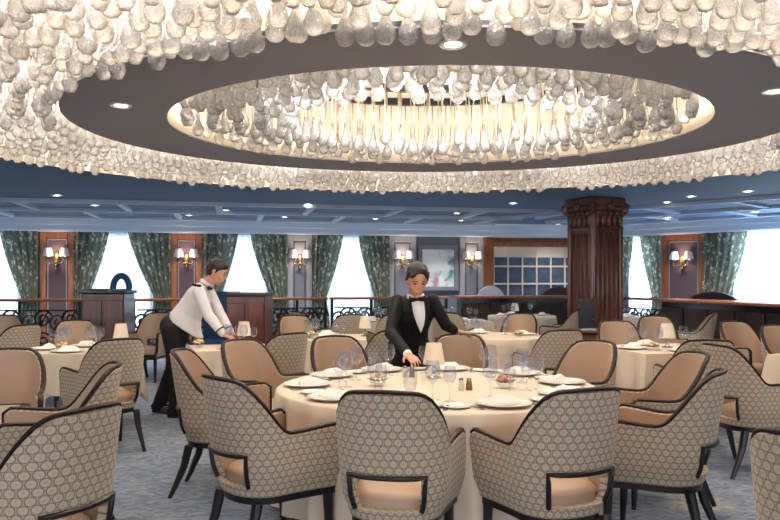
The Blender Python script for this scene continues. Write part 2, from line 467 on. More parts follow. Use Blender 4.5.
mb = MB(); oval(mb, [(R1, .02, ZS+.02), (R1, 0, ZS), (R2, 0, ZS), (R2, -.02, ZS+.02), (R2, 0, ZS+.04)], 128, c3)
struct(mb.build('trim_2', 'soffit_paint'))['label'] = 'flat grey ring of ceiling between the two chandeliers'
mb = MB(); oval(mb, [(R1, .02, ZS+.02), (R1, .02, ZT)], 128, c3); oval(mb, [(R2, -.02, ZT), (R2, -.02, ZS+.02)], 128, c3)
struct(mb.build('trim_3', 'cream_paint'))['label'] = 'cream upright edge of the grey ceiling ring'

# left window wall: piers, sill, head
LW = [(-70, 3), (108, 131), (236, 252), (340, 359)]      # pixel columns of window openings (top gaps widened below)
LWIN = [(-78, 20), (92, 152), (222, 268), (326, 372)]
RWIN = [(630, 656), (735, 850)]
def wall_with_windows(name, W, wins, sill, mat):
    mb = MB(); t = .2
    def seg(u0, u1, z0, z1):
        c = W.pt((u0+u1)/2, -t/2-.02, (z0+z1)/2); mb.box(c, (u1-u0, t, z1-z0), R3(W.rz))
    us = sorted((W.u(a), W.u(b)) for a, b in wins); last = 0
    for a, b in us:
        seg(last, a, 0, WT+.1); seg(a, b, 0, sill); seg(a, b, WT-.02, WT+.1); last = b
    seg(last, W.L, 0, WT+.1)
    return struct(mb.build(name, mat, smooth=False))
wall_with_windows('wall_back', WL, LWIN, .30, 'wall_paint')
wall_with_windows('wall_right', WR, RWIN, .30, 'wall_paint')
def bulkhead(name, W, u0, u1):
    mb = MB(); prof = [(.02, WT), (.34, WT), (.36, WT+.03), (.36, WT+.12), (.42, WT+.14), (.45, WT+.24), (.52, ZC), (.02, ZC)]
    n = len(prof); vs = [W.pt(u0, o, z) for o, z in prof] + [W.pt(u1, o, z) for o, z in prof]
    mb.add(vs, [(i, (i+1) % n, (i+1) % n+n, i+n) for i in range(n)] + [tuple(range(n-1, -1, -1)), tuple(range(n, 2*n))])
    struct(mb.build(name, 'bulkhead_paint', smooth=False))
bulkhead('trim_4', WL, 0, WL.L+.2); bulkhead('trim_5', WR, -.1, WR.L)
# alcove wall between them
AW = Wall(A1, B0)
mb = MB(); mb.box(AW.pt(AW.L/2, -.15, 1.35), (AW.L+.4, .2, 2.7), R3(AW.rz)); struct(mb.build('wall_alcove', 'orange_wood', smooth=False))
bulkhead('trim_6', AW, -.05, AW.L+.05)
mb = MB(); mb.box((-13.25, 4.1, 1.35), (.2, 20.2, 2.7)); struct(mb.build('wall_left', 'wall_paint', smooth=False))
mb = MB(); mb.box((11.25, 2.5, 1.35), (.2, 18, 2.7)); struct(mb.build('wall_side', 'wall_paint', smooth=False))

# windows: frame + pane, sheers and curtains
wn = 0
def window(W, pa, pb):
    global wn; wn += 1
    u0, u1 = W.u(pa), W.u(pb); w, z0, z1 = u1-u0, .30, WT-.02
    root = struct(empty('window_%d' % wn, W.pt((u0+u1)/2, -.12, z0), W.rz)); h = z1-z0
    mb = MB()
    for x in (-w/2+.03, w/2-.03): mb.box((x, 0, h/2), (.06, .1, h))
    for z in (.03, h-.03): mb.box((0, 0, z), (w-.12, .1, .06))
    mb.box((0, 0, h*.55), (.04, .06, h-.12) if w > 1 else (.02, .05, h-.12))
    mb.build('window_frame', 'porcelain', root, smooth=False)
    mb = MB(); mb.box((0, .01, h/2), (w-.12, .008, h-.1)); mb.build('window_pane', 'window_glass', root, smooth=False)
    return (u0, u1)
def drape(W, prof_left, prof_right, z0, z1, off, amp, waves, nu, nz, thick=False):
    """hanging cloth between two edge functions of t (0 top .. 1 bottom), returns builder in wall-local coordinates"""
    mb = MB(); mb.uv = []
    uc = (prof_left(0)+prof_right(0))/2
    wref = prof_right(0)-prof_left(0)
    for j in range(nz+1):
        t = j/nz; z = z1 + (z0-z1)*t; a, b = prof_left(t), prof_right(t)
        for i in range(nu+1):
            s = i/nu; ph = 2*PI*waves*s + .6*math.sin(3*s+2*t)
            A = amp*(.75+.25*math.sin(5*s+1))
            mb.v.append((a+(b-a)*s-uc, -off + A*math.sin(ph), z)); mb.uv.append((s*wref*1.8, z))
    for j in range(nz):
        for i in range(nu):
            k = j*(nu+1)+i; mb.f.append((k, k+nu+1, k+nu+2, k+1)); mb.mi.append(0)
    return mb, uc
def lerp(a, b, t): return a+(b-a)*t
def curtain(W, ta, tb, ba, bb, label, tie=.98):
    U = W.u
    T = (WT-tie)/(WT-.03)
    def edge(top, bot):
        u0, u1 = U(top), U(bot)
        def f(t):
            k = min(1, t/T); e = k**1.25*.85+.15*k*k
            x = lerp(u0, u1, e)
            if t > T: x += (u0-u1)*.25*math.sin(min(1, (t-T)/(1-T)*1.3)*PI/2)
            return x
        return f
    waves = max(3, round((U(tb)-U(ta))/.15))
    mb, uc = drape(W, edge(ta, ba), edge(tb, bb), .03, WT, 0, .045, waves, waves*8, 26)
    root = tag(empty('curtain', W.pt(uc, .16, 0), W.rz), label, 'curtain', 'leaf patterned curtains along the windows')
    o = mb.build('curtain_panel', 'curtain_fabric', root, angle=80)
    # tie band
    f0, f1 = edge(ta, ba), edge(tb, bb); a, b = f0(T)-uc, f1(T)-uc
    m2 = MB(); pts = []
    for i in range(24):
        an = 2*PI*i/24; pts.append(((a+b)/2 + (abs(b-a)/2+.03)*math.cos(an), .075*math.sin(an), tie))
    m2.tube(pts, .035, 6, True, .4); m2.build('tie_band', 'curtain_fabric', root)
    return root
def sheer(W, pa, pb, label):
    u0, u1 = W.u(pa), W.u(pb)
    waves = max(4, int((u1-u0)/.11))
    mb, uc = drape(W, lambda t: u0-.03, lambda t: u1+.03, .06, WT-.01, 0, .02, waves, waves*6, 4)
    root = tag(mb.build('sheer_curtain', 'sheer_fabric', loc=W.pt(uc, .045, 0), rz=W.rz, angle=80), label, 'sheer curtain', 'white sheers in front of the windows')
wl = ['white sheer over the window at the far left edge', 'white sheer over the window behind the left service cabinet', 'white sheer over the window just right of the waiter\'s head', 'white sheer over the window left of the waitress',
      'white sheer over the window just right of the fluted column', 'white sheer over the wide blown-out window at the right edge']
DAY = []
for i, (a, b) in enumerate(LWIN): DAY.append((WL,) + window(WL, a, b)); sheer(WL, a, b, wl[i])
for i, (a, b) in enumerate(RWIN): DAY.append((WR,) + window(WR, a, b)); sheer(WR, a, b, wl[4+i])
for (ta, tb, ba, bb, lb) in [
    (2, 40, 24, 40, 'leaf patterned curtain left of the leftmost sconce panel'),
    (75, 110, 75, 88, 'leaf patterned curtain right of the leftmost sconce panel'),
    (129, 171, 156, 171, 'leaf patterned curtain left of the sconce panel behind the waiter'),
    (202, 238, 202, 220, 'leaf patterned curtain behind the waiter\'s head'),
    (250, 287, 271, 287, 'leaf patterned curtain left of the grey sconce panel mid room'),
    (312, 342, 312, 325, 'leaf patterned curtain right of the grey sconce panel mid room'),
    (357, 388, 374, 388, 'leaf patterned curtain just left of the waitress')]:
    curtain(WL, ta, tb, ba, bb, lb)
for (ta, tb, ba, bb, lb) in [
    (614, 637, 614, 628, 'leaf patterned curtain touching the right side of the fluted column'),
    (643, 664, 655, 664, 'leaf patterned curtain left of the right-hand wood sconce panel'),
    (705, 751, 705, 732, 'wide leaf patterned curtain right of the right-hand wood sconce panel')]:
    curtain(WR, ta, tb, ba, bb, lb)

# wall panels (frame + field) with sconces
def wall_panel(num, W, pa, pb, fm, im, z0=.1, z1=WT, fw=.13):
    u0, u1 = W.u(pa), W.u(pb); w = u1-u0; h = z1-z0
    root = struct(empty('trim_%d' % num, W.pt((u0+u1)/2, 0, z0), W.rz))
    mb = MB()
    for x in (-w/2+fw/2, w/2-fw/2): mb.rbox((x, -.03, h/2), (fw, .07, h), .012)
    for z in (fw/2, h-fw/2): mb.rbox((0, -.03, z), (w-2*fw, .07, fw), .012)
    mb.build('panel_frame', fm, root, smooth=False)
    mb = MB(); mb.box((0, -.012, h/2), (w-fw, .03, h-fw)); mb.build('panel_field', im, root, smooth=False)
    mb = MB(); g = .03
    for x in (-w/2+fw+g, w/2-fw-g): mb.box((x, -.03, h/2), (.02, .02, h-2*fw-2*g))
    for z in (fw+g, h-fw-g): mb.box((0, -.03, z), (w-2*fw-2*g, .02, .02))
    mb.build('panel_bead', 'grey_frame' if im == 'panel_mauve' else 'panel_mauve', root, smooth=False)
    return (u0+u1)/2
# sconce kind
def sconce_kind():
    k = []
    mb = MB(); mb.ball((0, -.015, 0), (.045, .02, .10)); mb.ball((0, -.03, -.13), (.022, .022, .03)); k.append(('backplate', mb.mesh('sconce_backplate', 'brass'), None, None))
    for s in (-1, 1):
        mb = MB(); pts = [(s*.13*math.sin(t*PI/2), -.03-.1*math.sin(t*PI), -.06-.05*math.sin(t*PI)+.07*t*t) for t in [i/8 for i in range(9)]]
        mb.tube(pts, .011, 6); mb.lathe([(.0, .0), (.04, .004), (.045, .02), (.0, .02)], 12, (s*.13, -.03-.001, .0)); k.append(('arm', mb.mesh('sconce_arm', 'steel'), None, None))
        mb = MB(); mb.lathe([(.012, 0), (.014, .05), (0, .07)], 8, (s*.13, -.031, .02)); k.append(('bulb', mb.mesh('sconce_bulb', 'sconce_bulb'), len(k)-1, None))
        mb = MB(); mb.shell([(.085, .03), (.078, .08), (.055, .17), (.052, .17), (.075, .08), (.082, .03)], 14, (s*.13, -.04, 0)); k.append(('lamp_shade', mb.mesh('sconce_shade', 'crystal_shade'), len(k)-2, None))
    mb = MB()
    for i in range(7):
        a = PI*i/6; mb.ball((.12*math.cos(a), -.09, -.07-.05*math.sin(a)), (.014, .014, .024), 8, 6)
    mb.ball((0, -.09, -.17), (.02, .02, .032), 8, 6); k.append(('crystal_swag', mb.mesh('crystal_swag', 'stem_glass'), None, None))
    return k
SCK = sconce_kind(); SCONCES = []
def sconce(W, u, z, label, sc=1.25):
    o = inst('wall_sconce', SCK, label, 'wall lamp', W.pt(u, .07, z), W.rz, 'twin shaded wall sconces'); o.scale = (sc,)*3; SCONCES.append(W.pt(u, .25, z+.1)); return o
zsc = 1.80
tn = 7
for (W, a, b, fm, im, z, lb) in [
    (WL, 40, 75, 'orange_wood', 'panel_mauve', 1.86, 'twin shaded crystal wall sconce on the leftmost wood panel'),
    (WL, 171, 202, 'orange_wood', 'panel_mauve', 1.86, 'twin shaded crystal wall sconce on the wood panel behind the waiter'),
    (WL, 287, 312, 'grey_frame', 'panel_grey', 1.86, 'twin shaded crystal wall sconce on grey panel left of mid-room window'),
    (WL, 388, 416, 'grey_frame', 'panel_grey', 1.86, 'twin shaded wall sconce on grey panel above the waitress, left of painting'),
    (WL, 459, 483, 'grey_frame', 'panel_grey', 1.86, 'twin shaded wall sconce on grey panel right of the painting'),
    (WR, 663, 706, 'orange_wood', 'panel_mauve', 1.82, 'twin shaded crystal wall sconce on the wood panel far right')]:
    u = wall_panel(tn, W, a, b, fm, im); tn += 1; sconce(W, u, z, lb)
# timber post at the end of the left wall
mb = MB(); u = WL.u(486); mb.box(WL.pt(u, .02, 1.2), (.17, .12, 2.42), R3(WL.rz)); struct(mb.build('trim_%d' % tn, 'orange_wood', smooth=False)); tn += 1
# painting
u0, u1 = WL.u(417.5), WL.u(457.5); uc = (u0+u1)/2; w = u1-u0
zt, zb = gz(245, 17.2), gz(291, 17.2)
root = tag(empty('painting', WL.pt(uc, .03, (zt+zb)/2), WL.rz), 'pale floral watercolour in a dark grey frame on the back wall', 'painting')
mb = MB(); h = zt-zb
for x in (-w/2+.05, w/2-.05): mb.rbox((x, -.02, 0), (.1, .06, h), .01)
for z in (-h/2+.05, h/2-.05): mb.rbox((0, -.02, z), (w-.2, .06, .1), .01)
mb.build('picture_frame', 'panel_grey', root, smooth=False)
mb = MB(); mb.box((0, -.005, 0), (w-.16, .03, h-.16)); mb.build('canvas', 'watercolour', root, smooth=False)
# gridded mirror in the alcove
ua, ub = AW.u(493), AW.u(578); w = ub-ua; zt, zb = gz(247, 17.8), gz(298, 17.8); h = zt-zb
root = tag(empty('mirror', AW.pt((ua+ub)/2, .0, (zt+zb)/2), AW.rz), 'wide mirror divided by a pale grid in the wood alcove', 'mirror')
mb = MB(); mb.box((0, -.01, 0), (w, .04, h)); mb.build('mirror_plate', 'antique_mirror', root, smooth=False)
mb = MB()
for i in range(7): mb.box((-w/2+w*i/6, -.04, 0), (.035, .03, h))
for z in (-h/2, -h/2+h*.28, -h/2+h*.62, h/2): mb.box((0, -.042, z), (w, .034, .04))
mb.build('mirror_grid', 'cream_paint', root, smooth=False)
mb = MB(); mb.box((0, -.028, h/2-.13), (w-.02, .012, .24)); mb.build('reflection_band', 'cream_paint', root, smooth=False)['label'] = 'cream band across the top row'  # cream strip paints the lit ceiling's reflection into the mirror
mb = MB()
for x in (-w/2-.06, w/2+.06): mb.rbox((x, -.02, 0), (.12, .1, h+.24), .01)
for z in (-h/2-.06, h/2+.06): mb.rbox((0, -.02, z), (w, .1, .12), .01)
mb.build('mirror_frame', 'orange_wood', root, smooth=False)

# coffered mouldings on the outer ceiling
def ovd(p): return math.hypot((p.x-CC[0])/R3_[0], (p.y-CC[1])/R3_[1])
def strip(mb, p, q, w=.09, t=.05):
    p, q = Vector((*p, 0)), Vector((*q, 0)); d = q-p
    mb.box((p+q)/2 + Vector((0, 0, ZC-t/2)), (d.length, w, t), R3(math.atan2(d.y, d.x)))
for W, nm, u1 in ((WL, 'left', WL.L), (WR, 'right', WR.L)):
    mb = MB()
    for off in (.75, 2.35, 3.95):
        a, b = W.pt(.3, off), W.pt(u1-(.1 if W is WL else .2), off); 
        k = 40; run = None
        for i in range(k):
            p, q = a.lerp(b, i/k), a.lerp(b, (i+1)/k)
            if min(ovd(p), ovd(q)) < 1.05: continue
            strip(mb, (p.x, p.y), (q.x, q.y), .11, .06)
    i = 0; u = .9
    while u < u1:
        for (o0, o1) in ((.8, 2.3), (2.4, 3.9)):
            p, q = W.pt(u+(.8 if o0 > 2 else 0), o0), W.pt(u+(.8 if o0 > 2 else 0), o1)
            if min(ovd(p), ovd(q)) > 1.06: strip(mb, (p.x, p.y), (q.x, q.y), .11, .05)
        u += 1.6
    o = struct(mb.build('trim_%d' % tn, 'coffer_moulding', smooth=False)); tn += 1; o['label'] = 'blue ceiling mouldings'

# recessed ceiling lights
dl = MB(); dl.lathe([(.045, .0), (.075, -.012), (.085, -.006), (.085, .0)], 20); DLR = dl.mesh('light_trim', 'porcelain')
dl = MB(); dl.lathe([(0, -.006), (.045, -.006), (.045, 0)], 20); DLG = dl.mesh('light_lens', 'lamp_glow')
DLK = [('trim_ring', DLR, None, None), ('lens', DLG, None, None)]
SPOTS = []
def downlight(px, py, z, label):
    Y = (z-H)*F/(HY-py); X = gx(px, Y)
    inst('recessed_light', DLK, label, 'ceiling light', (X, Y, z), 0, 'recessed ceiling spotlights'); SPOTS.append((X, Y, z))
downlight(121, 105, ZS, 'recessed spotlight in the grey ceiling ring at left')
downlight(453, 44, ZS, 'recessed spotlight in the grey ceiling ring below the near glass drops')
downlight(774, 91, ZS, 'recessed spotlight in the grey ceiling ring at the right edge')
for px, py, lb in [(57, 195, 'recessed spotlight in the navy ceiling at the far left'), (95, 205, 'small recessed spotlight above the leftmost wood panel'), (163, 203, 'small recessed spotlight left of the waiter'),
                   (308, 204, 'recessed spotlight in the navy ceiling left of mid room'), (226, 210, 'small recessed spotlight above the waiter'), (286, 213, 'small recessed spotlight above the grey sconce panel'),
                   (349, 206, 'small recessed spotlight above the window left of the waitress'), (457, 213, 'recessed spotlight left of the long blue moulding bar'), (513, 203, 'recessed spotlight just left of the column capital'),
                   (518, 225, 'small recessed spotlight above the gridded mirror'), (558, 224, 'small recessed spotlight nearest the column, low on ceiling'), (667, 202, 'recessed spotlight right of the column'),
                   (691, 196, 'dark rimmed recessed spotlight right of the column'), (748, 191, 'large recessed spotlight at the far right of the blue ceiling')]:
    downlight(px, py, ZC, lb)

PERIM = []
for W, us_, nm in ((WL, [3.4, 5.3, 7.2, 9.1, 11.0, 12.9, 14.8], 'back'), (WR, [.9, 2.6, 4.3], 'right')):
    wh = ['above the leftmost curtain', 'over the leftmost sconce panel', 'over the left cabinet', 'over the waiter', 'over the waiter\'s cabinet', 'over the mid-room window', 'over the painting'] if W is WL else ['just right of the column', 'over the right sconce panel', 'over the right window']
    for u_, l_ in zip(us_, wh):
        q = W.pt(u_, 1.35, ZC); inst('recessed_light', DLK, 'tiny recessed wall-side spotlight ' + l_, 'ceiling light', q, 0, 'recessed ceiling spotlights'); PERIM.append(q)
# ------------------------------------------------------------------ chandeliers of glass drops
def drop_mesh(n, rows, r, L):
    prof = [(0, 0), (.55*r, .10*r), (.9*r, .45*r), (r, 1.0*r), (.92*r, 1.45*r), (.66*r, 2.1*r), (.42*r, L*.60), (.24*r, L*.80), (.14*r, L)]
    if rows < 9: prof = [prof[i] for i in (0, 1, 3, 4, 6, 8)]
    return prof
DR, DL = .054, .25
NEAR = MB(); NEAR.lathe(drop_mesh(14, 9, DR, DL), 14); NEARM = NEAR.mesh('glass_drop', 'blown_glass', angle=180)
RODS = {}
def rod_mesh(L):
    k = round(L, 2)
    if k not in RODS:
        mb = MB(); mb.lathe([(.007, DL-.01), (.007, k)], 6); mb.lathe([(.012, DL-.01), (.014, DL+.015), (.007, DL+.03)], 8); RODS[k] = mb.mesh('drop_rod', 'rod_metal')
    return RODS[k]
def chandelier(rows, label, zj, frame_r, zmount):
    root = tag(empty('chandelier', (CC[0], CC[1], zmount)), label, 'chandelier')
    drops = []
    for ri, (ax, z, gap) in enumerate(rows):
        a = 0
        k = random.random()*gap
        while a < 2*PI:
            dl_ = math.hypot(ax[0]*math.sin(a), ax[1]*math.cos(a)); a += gap*random.uniform(.85, 1.15)/dl_
            rr = random.uniform(-.03, .03)
            zz = z + random.choice((0, .0, .03, .08)) + random.uniform(-.012, .012)
            drops.append(((ax[0]+rr)*math.cos(a), (ax[1]+rr)*math.sin(a), zz))
    def score(d):
        X, Y, Z = d[0]+CC[0], d[1]+CC[1], d[2]
        if Y < .5: return 1e9
        px = CX + F*X/Y; py = HY - F*(Z+.06-H)/Y
        if px < 0 or px > 780 or py < 4: return 1e9
        return Y
    drops.sort(key=score)
    mb = MB(); prof = drop_mesh(10, 6, DR, DL)
    for k, (x, y, z) in enumerate(drops):
        L = zmount - z - .02
        if k < 100:
            o = put('glass_drop', NEARM, root, (x, y, z-zmount), random.uniform(0, 6))
            o.scale = (1, 1, 1)
            put('drop_rod', rod_mesh(L), o)
        else:
            mb.cur = 0; mb.lathe(prof, 10, (x, y, z-zmount)); mb.cur = 1
            mb.tube([(x, y, z-zmount+DL-.01), (x, y, -.02)], .006, 4)
    o = mb.build('glass_drop_cluster', ['blown_glass', 'rod_metal'], root, angle=180); o['kind'] = 'stuff'
    for ax in frame_r:
        mb2 = MB(); oval(mb2, [(ax, -.035, -.07), (ax, .035, -.07), (ax, .035, 0), (ax, -.035, 0), (ax, -.035, -.07)], 96); mb2.build('mounting_rail', 'iron', root, angle=30)
    return root
def mixax(a, b, t): return (lerp(a[0], b[0], t), lerp(a[1], b[1], t))
def lerp(a, b, t): return a+(b-a)*t
I0, I1 = (3.28, 2.76), (4.55, 4.0)
chandelier([(mixax(I0, I1, k/7), 2.63+.0*k, .118 if k < 2 else .14) for k in range(8)],
           'huge outer ring of clear blown glass drops around the grey ceiling ring', 0, (mixax(I0, I1, .3), mixax(I0, I1, .7)), ZT-.002)
I2, I3 = (1.36, 1.14), (2.18, 1.82)
chandelier([(mixax(I2, I3, k/4), 2.71, .15) for k in range(5)],
           'smaller inner ring of clear blown glass drops inside the grey ceiling ring', 0, (mixax(I2, I3, .1), mixax(I2, I3, .95)), ZT-.002)
# light strips in the recesses
for ax, dd, lb in ((R3_, -.06, 'warm light strip high in the outer ceiling recess'), (R1, -.04, 'warm light strip high in the inner ceiling recess'), (R2, .05, 'warm light strip behind the grey ceiling ring'),
                    (R3_, -.03, 'low warm light strip added around the outer rim of the ceiling recess'), ((R2[0]+.001, R2[1]), .02, 'low warm light strip added on the back of the grey ceiling ring')):  # the two low strips are added to make the outer drops glow
    mb = MB(); z = ZS+.16 if (ax is R1 or 'low ' in lb) else ZT-.10; oval(mb, [(ax, dd-.02, z-.03), (ax, dd+.02, z-.03), (ax, dd+.02, z+.03), (ax, dd-.02, z+.03), (ax, dd-.02, z-.03)], 96)
    tag(mb.build('light_strip', 'led_low' if ('low ' in lb or ax is R1) else 'led_strip', loc=c3), lb, 'light strip')

# ------------------------------------------------------------------ chairs
def chair_parts():
    Wd, YF, YB = .24, .25, -.27
    pts = []; ns = 10
    for i in range(ns): pts.append(Vector((Wd*(1+.17*(1-i/ns)**1.3), lerp(YF, -.03, i/ns))))
    na = 40; e = 2.35
    for i in range(na+1):
        a = PI/2*2*i/na
        c, s_ = math.cos(a), math.sin(a)
        x = Wd*math.copysign(abs(c)**(2/e), c); y = -.03 - (-YB-.03)*abs(s_)**(2/e)
        pts.append(Vector((x, y)))
    for i in range(1, ns+1): pts.append(Vector((-Wd*(1+.17*(i/ns)**1.3), lerp(-.03, YF, i/ns))))
    # arc-length parametrisation
    cum = [0]
    for i in range(1, len(pts)): cum.append(cum[-1] + (pts[i]-pts[i-1]).length)
    L = cum[-1]
    def P(s):                        # s in -1..1
        d = (s+1)/2*L
        for i in range(1, len(cum)):
            if cum[i] >= d-1e-9:
                t = (d-cum[i-1])/max(1e-9, cum[i]-cum[i-1]); return pts[i-1].lerp(pts[i], t)
        return pts[-1]
    def Nn(s):
        a, b = P(max(-1, s-.02)), P(min(1, s+.02)); d = (b-a).normalized(); return Vector((d.y, -d.x)) * -1
    so = .165/(L/2)                  # opening half width in s
    zb, zo0, zo1 = .355, .405, .565
    ss = sorted(set([round(-1+2*i/56, 4) for i in range(57)] + [-so, so]))
    ss = [s for s in ss if min(abs(s-so), abs(s+so)) < 1e-6 or min(abs(s-so), abs(s+so)) > .012]
    def sm(a, b, x): t = max(0, min(1, (x-a)/(b-a))); return t*t*(3-2*t)
    def T(s):
        a = abs(s)
        z = .918 - .012*min(1, a/.24)**2
        z -= .262*(.62*sm(.19, .58, a) + .38*sm(.24, .52, a))
        z += .018*sm(.60, .97, a)
        if a > .96: z -= .028*((a-.96)/.04)**2
        return z
    vr = [0, .5, 1, 1.25, 1.5, 1.75, 2, 2.2, 2.4, 2.6, 2.8, 3.0]
    def zof(s, v):
        if v <= 1: return lerp(zb, zo0, v)
        if v <= 2: return lerp(zo0, zo1, v-1)
        return lerp(zo1, T(s), v-2)
    def pos(s, z, off):
        p, nrm = P(s), Nn(s)
        back = max(0, 1-abs(s)/.62)
        lean = (.07*sm(0, .45, back) + .012)*max(0, (z-.40)/.52)
        taper = -.03*max(0, (.45-z)/.1)
        # gentle barrel belly
        q = p + nrm*(off+lean+taper)
        tx = 1 - .13*sm(0, .5, back)*max(0, (z-.5)/.42)
        return Vector((q.x*tx, q.y, z))
    TH = .042
    def surf(off, th=0):
        mb = MB(); mb.uv = []
        nv = len(vr)
        for s in ss:
            for v in vr:
                z = zof(s, v)
                mb.v.append(tuple(pos(s, z, off))); mb.uv.append((s*L/2, z))
        for i in range(len(ss)-1):
            mid = (ss[i]+ss[i+1])/2
            for j in range(nv-1):
                if abs(mid) < so and 1 <= vr[j] < 2: continue
                a = i*nv+j; mb.f.append((a, a+nv, a+nv+1, a+1) if off >= 0 else (a, a+1, a+nv+1, a+nv)); mb.mi.append(0)
        return mb
    def band(mb, path_o, path_i, uvs=True, mid=None):
        o = len(mb.v); n = len(path_o); rows = [path_o] + ([mid] if mid else []) + [path_i]
        for r in rows:
            for i, p in enumerate(r): mb.v.append(tuple(p)); mb.uv.append((p[0]*1.0+p[1], p[2]))
        for k in range(len(rows)-1):
            for i in range(n-1):
                mb.f.append((o+k*n+i, o+(k+1)*n+i, o+(k+1)*n+i+1, o+k*n+i+1)); mb.mi.append(0)
    outer = surf(0); inner = surf(-TH)
    edge = [(-1, zb + (T(-1)-zb)*k/6) for k in range(6)] + [(s, T(s)) for s in ss] + [(1, zb + (T(1)-zb)*k/6) for k in range(5, -1, -1)]
    po = [pos(s, z, 0) for s, z in edge]; pi = [pos(s, z, -TH) for s, z in edge]
    pm = []
    for (s, z), a, b in zip(edge, po, pi):
        m = (a+b)/2
        if abs(s) >= 1: m.y += .014
        if z > T(s)-.02: m.z += .012
        pm.append(m)
    band(outer, po, pi, mid=pm)
    band(outer, [pos(s, zb, -TH) for s in ss], [pos(s, zb, 0) for s in ss])
    # reveal of the opening
    loop = [(lerp(-so, so, k/8), zo1) for k in range(9)] + [(so, lerp(zo1, zo0, k/4)) for k in range(1, 5)] + [(lerp(so, -so, k/8), zo0) for k in range(1, 9)] + [(-so, lerp(zo0, zo1, k/4)) for k in range(1, 5)]
    band(outer, [pos(s, z, -TH) for s, z in loop], [pos(s, z, 0) for s, z in loop])
    parts = [('upholstered_shell', outer.mesh('chair_shell', 'chair_fabric', angle=50), None, None),
             ('inner_lining', inner.mesh('chair_lining', 'leather', angle=50), None, 'tan leather inner lining')]
    mb = MB(); tp = [m + Vector((0, 0, .002)) for m in pm]
    o_ = len(mb.v); nn_ = len(tp); K = 10
    for q_, (m, a, b) in enumerate(zip(tp, po, pi)):
        ax_ = (a-b).normalized(); tg = (tp[min(q_+1, nn_-1)]-tp[max(q_-1, 0)]).normalized(); up_ = tg.cross(ax_).normalized()
        if up_.z < 0 and abs(up_.z) > abs(up_.y): up_ = -up_
        for k in range(K): mb.v.append(tuple(m + ax_*(.0165*math.cos(2*PI*k/K)+.003) + up_*(.0095*math.sin(2*PI*k/K))))
    for q_ in range(nn_-1):
        for k in range(K): mb.f.append((o_+q_*K+k, o_+q_*K+(k+1) % K, o_+(q_+1)*K+(k+1) % K, o_+(q_+1)*K+k)); mb.mi.append(0)
    mb.f.append(tuple(o_+k for k in range(K-1, -1, -1))); mb.f.append(tuple(o_+(nn_-1)*K+k for k in range(K))); mb.mi += [0, 0]
    parts.append(('edge_trim', mb.mesh('chair_trim', 'trim_wood', angle=60), None, 'dark wood edge strip'))
    mb = MB(); top = [pos(lerp(-so, so, k/8), zo1-.004, .004) for k in range(9)]
    mb.tube([pos(-so+.006, zo0-.0, .004)] + [pos(-so+.006, z, .004) for z in (.46, .52)] + top + [pos(so-.006, z, .004) for z in (.52, .46, zo0)], .012, 6)
    parts.append(('opening_frame', mb.mesh('chair_opening', 'black_leg', angle=60), None, None))
    # seat cushion
    mb = MB(); nn = 36; ring = []
    plan = [pos(s, .42, -TH-.004) for s in [-.97+1.94*i/30 for i in range(31)]]
    fx = [Vector((lerp(plan[-1].x, plan[0].x, k/8), plan[0].y + .05*math.sin(PI*k/8), .42)) for k in range(1, 8)]
    base = [Vector((p.x, p.y, 0)) for p in plan + fx]; cen = Vector((0, 0, 0))
    lv = [(.985, .385), (1., .40), (1., .445), (.985, .462), (.94, .474), (.8, .482), (.4, .488)]
    n = len(base)
    for k, z in lv:
        for p in base: mb.v.append((p.x*k, p.y*k, z - (.012 if p.y < -.1 and z > .46 else 0)))
    mb.v.append((0, 0, .489)); 
    for j in range(len(lv)-1):
        for i in range(n): mb.f.append((j*n+i, j*n+(i+1) % n, (j+1)*n+(i+1) % n, (j+1)*n+i)); mb.mi.append(0)
    for i in range(n): mb.f.append(((len(lv)-1)*n+i, (len(lv)-1)*n+(i+1) % n, len(lv)*n)); mb.mi.append(0)
    mb.f.append(tuple(range(n-1, -1, -1))); mb.mi.append(0)
    parts.append(('seat_cushion', mb.mesh('chair_cushion', 'leather', angle=60), None, 'tan leather seat cushion'))
    # seat frame
    mb = MB(); ring = [pos(s, .36, -.012) for s in [-1+2*i/44 for i in range(45)]]
    ring += [Vector((lerp(ring[-1].x, ring[0].x, k/10), ring[0].y + .03*math.sin(PI*k/10), .36)) for k in range(1, 10)]
    n = len(ring)
    for k, z in ((1, .362), (1, .318), (.86, .318), (.86, .385)):
        for p in ring: mb.v.append((p.x*k, p.y*k, z))
    for j in range(3):
        for i in range(n): mb.f.append((j*n+i, (j+1)*n+i, (j+1)*n+(i+1) % n, j*n+(i+1) % n)); mb.mi.append(0)
    for i in range(n): mb.f.append((3*n+i, i, (i+1) % n, 3*n+(i+1) % n)); mb.mi.append(0)
    parts.append(('seat_frame', mb.mesh('chair_seat_frame', 'black_leg', angle=40), None, None))
    for sx in (-1, 1):
        mb = MB(); mb.tube([(sx*.205, .205, .33), (sx*.208, .212, .15), (sx*.21, .218, 0)], [.026, .021, .014], 8); parts.append(('leg', mb.mesh('chair_front_leg', 'black_leg'), None, None))
        mb = MB(); mb.tube([(sx*.175, -.19, .33), (sx*.18, -.22, .2), (sx*.19, -.275, .07), (sx*.195, -.31, 0)], [.028, .024, .018, .014], 8); parts.append(('leg', mb.mesh('chair_rear_leg', 'black_leg'), None, None))
    return parts
CHK = chair_parts()
def chair(x, y, face, label, group):
    """face = direction (degrees) the sitter looks"""
    return inst('dining_chair', CHK, label, 'chair', (x, y, 0), math.radians(face-90), group)
MT = Vector((.29, 4.60)); G0 = 'patterned barrel chairs around the round front table'
